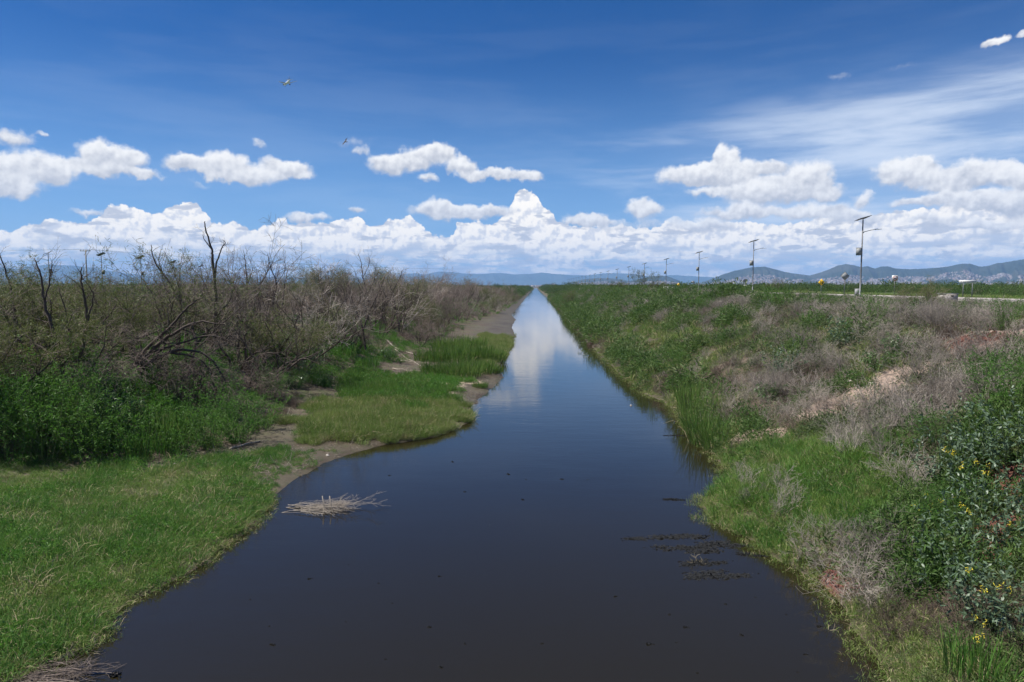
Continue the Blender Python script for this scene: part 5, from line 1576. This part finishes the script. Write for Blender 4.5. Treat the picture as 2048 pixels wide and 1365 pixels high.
def lamp_parts(arm_dir, box_side, box_mat, h=8.8):
    P = []
    g = Geo(); lathe(g, [(.0, 0), (.17, 0), (.17, .05), (.10, .06), (.085, 3), (.062, h), (0, h)], n=12)
    g.box((0, 0, .02), (.42, .42, .04)); P.append(("pole", g.mesh("pole", m_steel)))
    # solar panel: frame, cells above, supports
    g = Geo()
    rot = (R(-12), R(-14) if arm_dir > 0 else R(-24), R(15))
    g.box((0, 0, h + .22), (1.55, 1.0, .045), rot, 0)
    Rm = np.array(Euler(rot).to_matrix())
    g.box(np.array([0, 0, h + .22]) + Rm @ np.array([0, 0, .028]), (1.47, .92, .012), rot, 1)
    for s in (-.45, .45): g.box(np.array([0, 0, h + .22]) + Rm @ np.array([s, 0, -.045]), (.05, .9, .04), rot, 2)
    P.append(("solar_panel", g.mesh("solar_panel", [m_back, m_panel, m_steel])))
    g = Geo(); g.tubes(np.array([[[0, 0, h - .1], [0, 0, h + .22]]]), np.array([[.05, .04]]), 8); P.append(("panel_bracket", g.mesh("panel_bracket", m_steel)))
    a = arm_dir
    pts = np.array([[[0, 0, h - 1.35], [a * .5, 0, h - 1.22], [a * 1.0, 0, h - 1.10], [a * 1.5, 0, h - 1.03]]])
    g = Geo().tubes(pts, np.array([[.04, .035, .03, .028]]), 8); g.box((a * .05, 0, h - 1.38), (.2, .14, .10)); P.append(("lamp_arm", g.mesh("lamp_arm", m_steel)))
    g = Geo()
    z = h - 1.0
    prof = [(1.38, .05, .05), (1.55, .13, .08), (1.85, .15, .09), (2.1, .10, .05)]
    V = []
    for x, w, t in prof: V += [[a * x, -w, z - t / 2], [a * x, w, z - t / 2], [a * x, w * .7, z + t / 2], [a * x, -w * .7, z + t / 2]]
    F = [[i * 4 + j, i * 4 + (j + 1) % 4, i * 4 + 4 + (j + 1) % 4, i * 4 + 4 + j] for i in range(3) for j in range(4)] + [[0, 3, 2, 1], [12, 13, 14, 15]]
    g.add(V, F); P.append(("lamp_head", g.mesh("lamp_head", m_green)))
    g = Geo(); s = box_side
    g.box((s * .34, 0, h * .60), (.46, .34, .82)); g.box((s * .34, -.18, h * .60), (.40, .02, .74)); g.box((s * .34, 0, h * .60 + .43), (.52, .40, .03)); g.box((s * .08, 0, h * .60 + .25), (.14, .12, .05)); g.box((s * .08, 0, h * .60 - .25), (.14, .12, .05))
    P.append(("battery_box", g.mesh("battery_box", box_mat)))
    return P


LPR = lamp_parts(1, -1, m_boxg); LPL = lamp_parts(-1, 1, m_dark)
GL = "solar street lamps in a row along the road on the right"
names = ["nearest and tallest solar street lamp, at the right, with a pale battery box", "second solar street lamp of the right row counting from the near end", "third solar street lamp of the right row, left of the round hill", "fourth solar street lamp of the right row, above the metal railing",
         "fifth solar street lamp of the right row, over the small dark tree", "sixth solar street lamp of the right row", "seventh solar street lamp of the right row", "eighth solar street lamp of the right row"]
for i in range(19):
    y = 79.0 + 38.5 * i
    lab = names[i] if i < 8 else "tiny solar street lamp near the far end of the right row"
    stand(LPR, "solar_street_lamp", (36.9, y, 4.12), R(1.2) * 0, 1.0, lab, "street lamp", GL)
for i, (u, v) in enumerate([(96, 500), (202, 503), (281, 509), (347, 518), (401, 527), (448, 536)]):
    D_ = 7.75 * FPX / (573 - v); P = at_depth(u, v + 6, D_)
    lab = ["leftmost large solar street lamp with an almost flat tilted panel", "solar street lamp right of the utility pole on the left", "third large solar street lamp from the left", "fourth solar street lamp from the left, behind the leaning dead trunk", "fifth solar street lamp from the left, among the dead branches", "sixth solar street lamp from the left, beside the tallest dead tree"][i]
    stand(LPL, "solar_street_lamp", (P[0], D_, float(H(P[0], D_)) - .1), R(-8) if i else R(55), (P[2] - float(H(P[0], D_)) + .1) / 9.0, lab, "street lamp", "solar street lamps behind the left thicket")
for i, (u, v) in enumerate([(149, 553), (174, 552), (195, 554), (241, 551), (270, 556), (287, 553)]):
    D_ = 7.6 * FPX / (573 - v); P = at_depth(u, v, D_)
    stand(LPL, "solar_street_lamp", (P[0], D_, 3.2), R(-8), (P[2] - 3.2) / 9.0, "tiny distant solar street lamp against the blue mountains on the left", "street lamp", "distant solar lamps on the left")

# utility pole with its crossarm, insulators and wires
D_ = 128.0; P = at_depth(171, 500, D_); zb = float(H(P[0], D_)); hp = P[2] - zb
po = empty("utility_pole", (P[0], D_, zb)); tag(po, "pale concrete utility pole with a crossarm behind the left thicket", "utility pole")
g = Geo(); lathe(g, [(0, -.2), (.17, -.2), (.10, hp), (0, hp)], n=12); link("pole", g.mesh("pole", m_wood), parent=po)
link("crossarm", Geo().box((0, -.12, hp - .22), (2.0, .12, .12)).box((0, -.12, hp - .7), (.05, .05, .9), (0, R(35), 0)).mesh("crossarm", m_steel), parent=po)
ins = lathe(Geo(), [(0, 0), (.05, .0), (.09, .06), (.05, .10), (.08, .16), (.04, .22), (0, .25)], n=10).mesh("insulator", m_white)
for x in (-.92, -.35, .35, .92): link("insulator", ins, parent=po, loc=(x, -.12, hp - .16))
for k, x in enumerate((-.92, -.35, .92)):
    A = np.array([P[0] + x, D_ - .12, zb + hp + .1])
    B = A + np.array([-75, -28, 1.0]); C2 = A + np.array([62, 150, 0])
    q = []
    for (S, E) in ((B, A), (A, C2)):
        t = np.linspace(0, 1, 14)[:, None]
        q.append(S * (1 - t) + E * t - np.array([0, 0, 1.0]) * (4 * t * (1 - t)) * 1.1)
    q = np.concatenate([q[0], q[1][1:]])
    o = link("power_cable", Geo().tubes(q[None], np.full((1, len(q)), .007), 5).mesh("power_cable", m_dark))
    tag(o, "thin power cable running over the crossarm of the utility pole", "cable", "cables on the utility pole")

# road with kerb, and its lighter shoulder
ys = [-60, 20, 60, 120, 200, 400, 800, 1600, 2900]


def strip(name, x0, x1, z, mat, kind='structure'):
    V = [(x, y, z) for y in ys for x in (x0, x1)]
    F = [[2 * i, 2 * i + 1, 2 * i + 3, 2 * i + 2] for i in range(len(ys) - 1)]
    tag(link(name, Geo().add(V, F).mesh(name, mat)), kind=kind)


def road_mat():
    m, t = new_mat("asphalt"); g = t.node('ShaderNodeNewGeometry'); pos = g.outputs['Position']
    n = t.noise(pos, .5, 5, .6); n2 = t.noise(pos, 30, 2, .6)
    c = t.mix(n, (.115, .10, .095, 1), (.175, .155, .15, 1)); c = t.mix(t.math('MULTIPLY', n2, .4), c, (.08, .08, .08, 1))
    p = t.node('ShaderNodeBsdfPrincipled'); t.put(p.inputs[0], c); p.inputs['Roughness'].default_value = .85; t.l.new(p.outputs[0], t.out.inputs[0])
    return m


V = []; g = Geo()
for x0, x1, z0, z1 in ((38.0, 45.0, 4.0, 4.20),):
    for a, b in zip(ys[:-1], ys[1:]): g.add([(x0, a, z1), (x1, a, z1), (x1, b, z1), (x0, b, z1)], [[0, 1, 2, 3]])
tag(link("road", g.mesh("road", road_mat())), kind='structure')
g = Geo()
for x in (37.6, 45.0):
    for a, b in zip(ys[:-1], ys[1:]): g.box((x + .2, (a + b) / 2, 4.1), (.4, b - a, .46))
tag(link("kerb", g.mesh("kerb", m_conc)), kind='structure')
g = Geo()
for x in (38.4, 44.6):
    for a, b in zip(ys[:-1], ys[1:]): g.add([(x - .06, a, 4.204), (x + .06, a, 4.204), (x + .06, b, 4.204), (x - .06, b, 4.204)], [[0, 1, 2, 3]])
for y in np.arange(20, 400, 8): g.add([(41.4, y, 4.204), (41.55, y, 4.204), (41.55, y + 3, 4.204), (41.4, y + 3, 4.204)], [[0, 1, 2, 3]])
tag(link("road_markings", g.mesh("road_markings", m_white)), kind='structure')


def text_mesh(txt, size, mat, ext=.003):
    c = bpy.data.curves.new("lettering", 'FONT'); c.body = txt; c.size = size; c.align_x = 'CENTER'; c.align_y = 'CENTER'; c.extrude = ext
    o = bpy.data.objects.new("tmp", c); COL.objects.link(o)
    dg = bpy.context.evaluated_depsgraph_get(); me = bpy.data.meshes.new_from_object(o.evaluated_get(dg)); me.name = "lettering"
    bpy.data.objects.remove(o); bpy.data.curves.remove(c)
    me.materials.clear(); me.materials.append(mat)
    return me


def disc(g, c, r, t, n=28, mat=0, y=0.0, inner=None):
    a = np.arange(n) * 2 * math.pi / n
    ring = lambda rr, yy: np.stack([rr * np.cos(a), np.full(n, yy), rr * np.sin(a)], 1)
    if inner is None:
        V = np.concatenate([ring(r, y - t / 2), ring(r, y + t / 2)]) + np.array(c)
        i = np.arange(n); g.add(V, np.stack([i, (i + 1) % n, (i + 1) % n + n, i + n], 1), mat)
        g.F.append((np.array([i]) + g.n - 2 * n, mat)); g.F.append((np.array([i[::-1]]) + g.n - n, mat))
    else:
        V = np.concatenate([ring(r, y - t / 2), ring(inner, y - t / 2)]) + np.array(c); i = np.arange(n)
        g.add(V, np.stack([i, (i + 1) % n, (i + 1) % n + n, i + n], 1), mat)
    return g


def sign_at(u, v, D_, label, name="road_sign", posts=(0.0,), hpost=None, cat="road sign"):
    P = at_depth(u, v, D_); zb = float(H(P[0], D_)); h = P[2] - zb
    o = empty(name, (P[0], D_, zb), 0); tag(o, label, cat)
    for px in posts:
        link("post", Geo().box((px, .06, (h + .1) / 2 - .1), (.07, .05, h + .3)).mesh("post", m_steel), parent=o)
    return o, h


# yellow warning diamond with two black arrows
o, h = sign_at(1643, 565, 106, "yellow diamond warning sign with black arrows beyond the road")
link("plate", Geo().box((0, 0, h), (.70, .03, .70), (0, R(45), 0)).mesh("plate", m_yel), parent=o)
g = Geo()
for x, s in ((-.13, 1), (.13, -1)):
    g.box((x, -.022, h - .02), (.08, .008, .34)); g.add([(x - .13, -.026, h + s * .12), (x + .13, -.026, h + s * .12), (x, -.026, h + s * .30)], [[0, 1, 2]])
link("arrows", g.mesh("arrows", m_black), parent=o)
# back of a diamond sign beside the nearest lamp
o, h = sign_at(1690, 553, 84, "back of a grey diamond road sign left of the nearest lamp")
link("plate", Geo().box((0, 0, h), (.72, .03, .72), (0, R(45), 0)).mesh("plate", m_boxg), parent=o)
link("frame", Geo().box((-.26, .03, h + .26), (.74, .05, .07), (0, R(-45), 0)).box((.26, .03, h + .26), (.74, .05, .07), (0, R(45), 0)).mesh("frame", m_dark), parent=o)
# no-turn sign
o, h = sign_at(1790, 557, 100, "white square sign with a red ring and a barred black arrow")
link("plate", Geo().box((0, 0, h), (.82, .03, .82)).mesh("plate", m_white), parent=o)
g = disc(Geo(), (0, -.02, h), .36, .004, inner=.28); g.box((0, -.026, h), (.60, .006, .06), (0, R(45), 0)); link("red_ring", g.mesh("red_ring", m_red2), parent=o)
g = Geo().box((.06, -.021, h - .02), (.26, .006, .07)).box((.16, -.021, h - .10), (.07, .006, .20)); g.add([(-.08, -.024, h + .10), (-.08, -.024, h - .14), (-.22, -.024, h - .02)], [[0, 1, 2]]); link("arrow", g.mesh("arrow", m_black), parent=o)
# grey louvred cabinet
P = at_depth(1715, 580, 90); zb = float(H(P[0], 90))
o = empty("cabinet", (P[0], 90, zb)); tag(o, "small grey roadside cabinet with slats right of the nearest lamp", "cabinet")
link("housing", Geo().box((0, 0, .62), (.52, .4, .9)).box((0, 0, 1.09), (.58, .46, .04)).box((0, 0, .08), (.6, .5, .2)).mesh("housing", m_boxg), parent=o)
g = Geo()
for k in range(6): g.box((0, -.205, .35 + k * .11), (.44, .02, .03), (R(20), 0, 0))
link("slats", g.mesh("slats", m_steel), parent=o)
# white name board on two posts
o, h = sign_at(1936, 564, 78, "long white name board with black lettering on two posts", "name_board", (-.45, .55), cat="sign board")
link("board", Geo().box((0, 0, h), (1.85, .04, .36)).mesh("board", m_white), parent=o)
link("lettering", text_mesh("MI TEXC BACHOCO", .19, m_black), parent=o, loc=(0, -.026, h), rot=(R(90), 0, 0))
# low concrete box with a dark opening
P = at_depth(1896, 584, 60); zb = float(H(P[0], 60))
o = empty("concrete_box", (P[0], 60, zb - .25), R(8)); tag(o, "low pale concrete box with a small dark opening beside the road", "concrete box")
link("walls", Geo().box((0, 0, .5), (1.25, .8, 1.0)).mesh("walls", m_conc), parent=o); link("cover", Geo().box((0, 0, 1.03), (1.35, .9, .06)).mesh("cover", m_boxg), parent=o)
link("opening", Geo().box((.1, -.402, .82), (.24, .01, .14)).mesh("opening", m_black), parent=o)
# backs of round and square signs
o, h = sign_at(1491, 563, 122, "back of a round road sign beside the second lamp of the right row")
g = disc(Geo(), (0, 0, h), .34, .03); link("plate", g.mesh("plate", m_boxg), parent=o); g = disc(Geo(), (0, .03, h + .03), .37, .03, inner=.33); link("rim", g.mesh("rim", m_dark), parent=o)
link("lower_plate", Geo().box((0, -.01, h - .75), (.5, .03, .22)).mesh("lower_plate", m_white), parent=o)
for u, v, D_, lab in [(1386, 565, 160, "small square grey sign back beside the third lamp of the right row"), (1327, 566, 200, "small square grey sign back beside the fourth lamp of the right row")]:
    o, h = sign_at(u, v, D_, lab)
    link("plate", Geo().box((0, 0, h), (.6, .03, .5)).mesh("plate", m_boxg), parent=o); link("edge", Geo().box((0, .02, h + .26), (.66, .06, .05)).mesh("edge", m_dark), parent=o)
o, h = sign_at(1357, 570, 150, "small distant yellow diamond sign by the metal railing")
link("plate", Geo().box((0, 0, h), (.55, .03, .55), (0, R(45), 0)).mesh("plate", m_yel), parent=o)
link("symbol", Geo().box((0, -.02, h), (.12, .01, .3)).mesh("symbol", m_black), parent=o)
# metal railing
P = at_depth(1340, 584, 140)
o = empty("railing", (P[0], 140, P[2] - .1)); tag(o, "pale metal railing over a culvert between the third and fourth lamp", "railing")
for x in (-1.3, -.45, .4, 1.3): link("post", Geo().box((x, 0, .55), (.09, .09, 1.2)).mesh("post", m_white), parent=o)
for z in (.45, .8, 1.1): link("rail", Geo().box((0, -.06, z), (2.8, .05, .10)).mesh("rail", m_boxg), parent=o)
link("kerb_block", Geo().box((.3, -.2, .02), (3.0, .5, .28)).mesh("kerb_block", m_conc), parent=o)
# flat roofed shelter far off
P = at_depth(1407, 571, 300); zb = float(H(P[0], 300))
o = empty("shelter", (P[0], 300, zb)); tag(o, "tiny flat-roofed shelter far off between the second and third lamp", "shelter")
link("roof", Geo().box((0, 0, P[2] - zb + .2), (3.6, 2.4, .18)).mesh("roof", m_dark), parent=o)
for x in (-1.5, 1.5): link("post", Geo().box((x, 0, (P[2] - zb) / 2), (.12, .12, P[2] - zb + .1)).mesh("post", m_boxg), parent=o)
link("wall", Geo().box((0, .9, (P[2] - zb) / 2), (3.0, .1, P[2] - zb)).mesh("wall", m_conc), parent=o)


# ------------------------------------------------------------------ airliner and birds
def airliner():
    L = 33.0
    mw = simple_mat("airliner_white", (.80, .80, .80), .3, 0, .03); mg = simple_mat("airliner_grey", (.36, .38, .42), .4, 0, .05); mb = simple_mat("tail_blue", (.05, .12, .30), .4, 0, .05); me_ = simple_mat("engine_dark", (.03, .035, .05), .4, 0, .1)
    D_ = 1250.0; P = at_depth(574, 166, D_)
    o = bpy.data.objects.new("airliner", None); COL.objects.link(o); o.location = P
    fwd = Vector((-.62, .78, -.02)).normalized()           # away to the left, wheels down
    q = fwd.to_track_quat('Y', 'Z'); o.rotation_mode = 'QUATERNION'
    from mathutils import Quaternion
    o.rotation_quaternion = Quaternion(fwd, R(-12)) @ q
    tag(o, "twin-engined white airliner with its wheels down in the upper left sky", "airliner")
    s = np.array([(-16.5, .1), (-15, .9), (-11, 1.6), (-5, 1.95), (9, 1.95), (13, 1.75), (15, 1.2), (16.2, .5), (16.6, .05)])
    a = np.arange(20) * 2 * math.pi / 20
    V = np.stack([s[:, None, 1] * np.cos(a), np.repeat(s[:, 0:1], 20, 1), s[:, None, 1] * np.sin(a) + np.where(s[:, 0:1] < -8, (-8 - s[:, 0:1]) * .16, 0)], -1)
    idx = np.arange(len(s) * 20).reshape(len(s), 20)
    F = np.stack([idx[:-1], np.roll(idx[:-1], -1, 1), np.roll(idx[1:], -1, 1), idx[1:]], -1).reshape(-1, 4)
    link("fuselage", Geo().add(V.reshape(-1, 3), F).mesh("fuselage", mw, True), parent=o)

    def foil(pts, t, mat, name, par=o):
        pts = np.array(pts, float); n = len(pts); nrm = np.array(t, float)
        V = np.concatenate([pts - nrm, pts + nrm]); i = np.arange(n)
        g = Geo().add(V, np.stack([i, (i + 1) % n, (i + 1) % n + n, i + n], 1)); g.F.append((np.array([i[::-1]]), 0)); g.F.append((np.array([i + n]), 0))
        return link(name, g.mesh(name, mat), parent=par)
    for sx in (-1, 1):
        foil([(sx * 1.5, 4.0, -1.0), (sx * 17, -5.5, 1.0), (sx * 17, -7.0, 1.0), (sx * 6, -3.8, -.4), (sx * 1.5, -3.6, -1.0)], (0, 0, .18), mg, "wing")
        foil([(sx * .5, -12.8, 1.5), (sx * 6.2, -15.6, 2.1), (sx * 6.2, -16.8, 2.1), (sx * .5, -16.0, 1.5)], (0, 0, .1), mg, "tailplane")
        g = Geo(); pr = [(0, -1.9), (.7, -1.9), (1.15, -.5), (1.2, 1.2), (1.0, 1.9), (.8, 1.85), (0, 1.2)]
        lathe(g, pr, n=16); V = g.V[0].copy(); g.V[0] = np.stack([V[:, 0] + sx * 5.8, V[:, 2] + 3.2, V[:, 1] - 2.0], 1).astype(np.float32)
        e = link("engine", g.mesh("engine", me_, True), parent=o)
        link("pylon", Geo().box((sx * 5.8, 2.0, -1.0), (.25, 3.0, .8)).mesh("pylon", mg), parent=e)
        w = link("landing_gear", Geo().box((sx * 3.0, -1.2, -2.4), (.25, .25, 2.6)).mesh("landing_gear", mg), parent=o)
        g = Geo(); g.tubes(np.array([[[sx * 3 - .5, -1.2, -3.6], [sx * 3 + .5, -1.2, -3.6]]]), np.array([[.55, .55]]), 12); link("wheel", g.mesh("wheel", me_), parent=w)
    foil([(0, -10.0, 1.8), (0, -15.0, 7.6), (0, -16.8, 7.6), (0, -15.6, 1.8)], (.15, 0, 0), mb, "tail_fin")
    w = link("nose_gear", Geo().box((0, 11.5, -2.5), (.2, .2, 2.2)).mesh("nose_gear", mg), parent=o)
    link("wheel", Geo().tubes(np.array([[[-.3, 11.5, -3.5], [.3, 11.5, -3.5]]]), np.array([[.4, .4]]), 12).mesh("wheel", me_), parent=w)


def bird(u, v, D_, span, label, roll, yaw):
    mbk = bpy.data.materials.get("dark_feathers") or simple_mat("dark_feathers", (.02, .02, .025), .8, 0, .2, 20)
    P = at_depth(u, v, D_)
    s = span / 2
    V = [(0, .32, 0), (.05, .22, .03), (.07, 0, .03), (.04, -.2, .01), (.10, -.38, 0), (-.10, -.38, 0), (-.04, -.2, .01), (-.07, 0, .03), (-.05, .22, .03), (0, .2, -.05), (0, -.05, -.07), (0, -.25, -.02)]
    F = [[0, 1, 8], [1, 2, 7, 8], [2, 3, 6, 7], [3, 4, 5, 6]]
    F2 = [[0, 9, 1], [1, 9, 10, 2], [2, 10, 11, 3], [3, 11, 4], [0, 8, 9], [8, 7, 10, 9], [7, 6, 11, 10], [6, 5, 11], [4, 11, 5]]
    g = Geo()
    Va = np.array(V) * s * 1.5
    g.add(Va, [f for f in F if len(f) == 4]); g.F.append((np.array([f for f in F if len(f) == 3]), 0)); g.F.append((np.array([f for f in F2 if len(f) == 4]), 0)); g.F.append((np.array([f for f in F2 if len(f) == 3]), 0))
    for sx in (-1, 1):
        W = np.array([(sx * .05, .16, .03), (sx * .5, .26, .16), (sx * 1.0, .02, .10), (sx * .62, -.02, .13), (sx * .3, -.10, .08), (sx * .06, -.12, .03)]) * s
        n = 6; VV = np.concatenate([W, W - np.array([0, 0, .02 * s])]); i = np.arange(n)
        b = g.n; g.add(VV, np.stack([i, (i + 1) % n, (i + 1) % n + n, i + n], 1)); g.F.append((np.array([i]) + b, 0)); g.F.append((np.array([i[::-1] + n]) + b, 0))
    o = link("bird", g.mesh("bird", mbk), loc=P, rot=(R(20), roll, yaw))
    tag(o, label, "bird")


airliner()
bird(691, 284, 55, .80, "dark bird with slanted wings flying high left of centre", R(-55), R(40))
bird(681, 408, 240, .5, "speck of a bird above the cloud bank left of centre", R(-20), R(80))
bird(679, 531, 90, .35, "small pale-bellied bird over the left thicket", R(10), R(60))
build_haze()
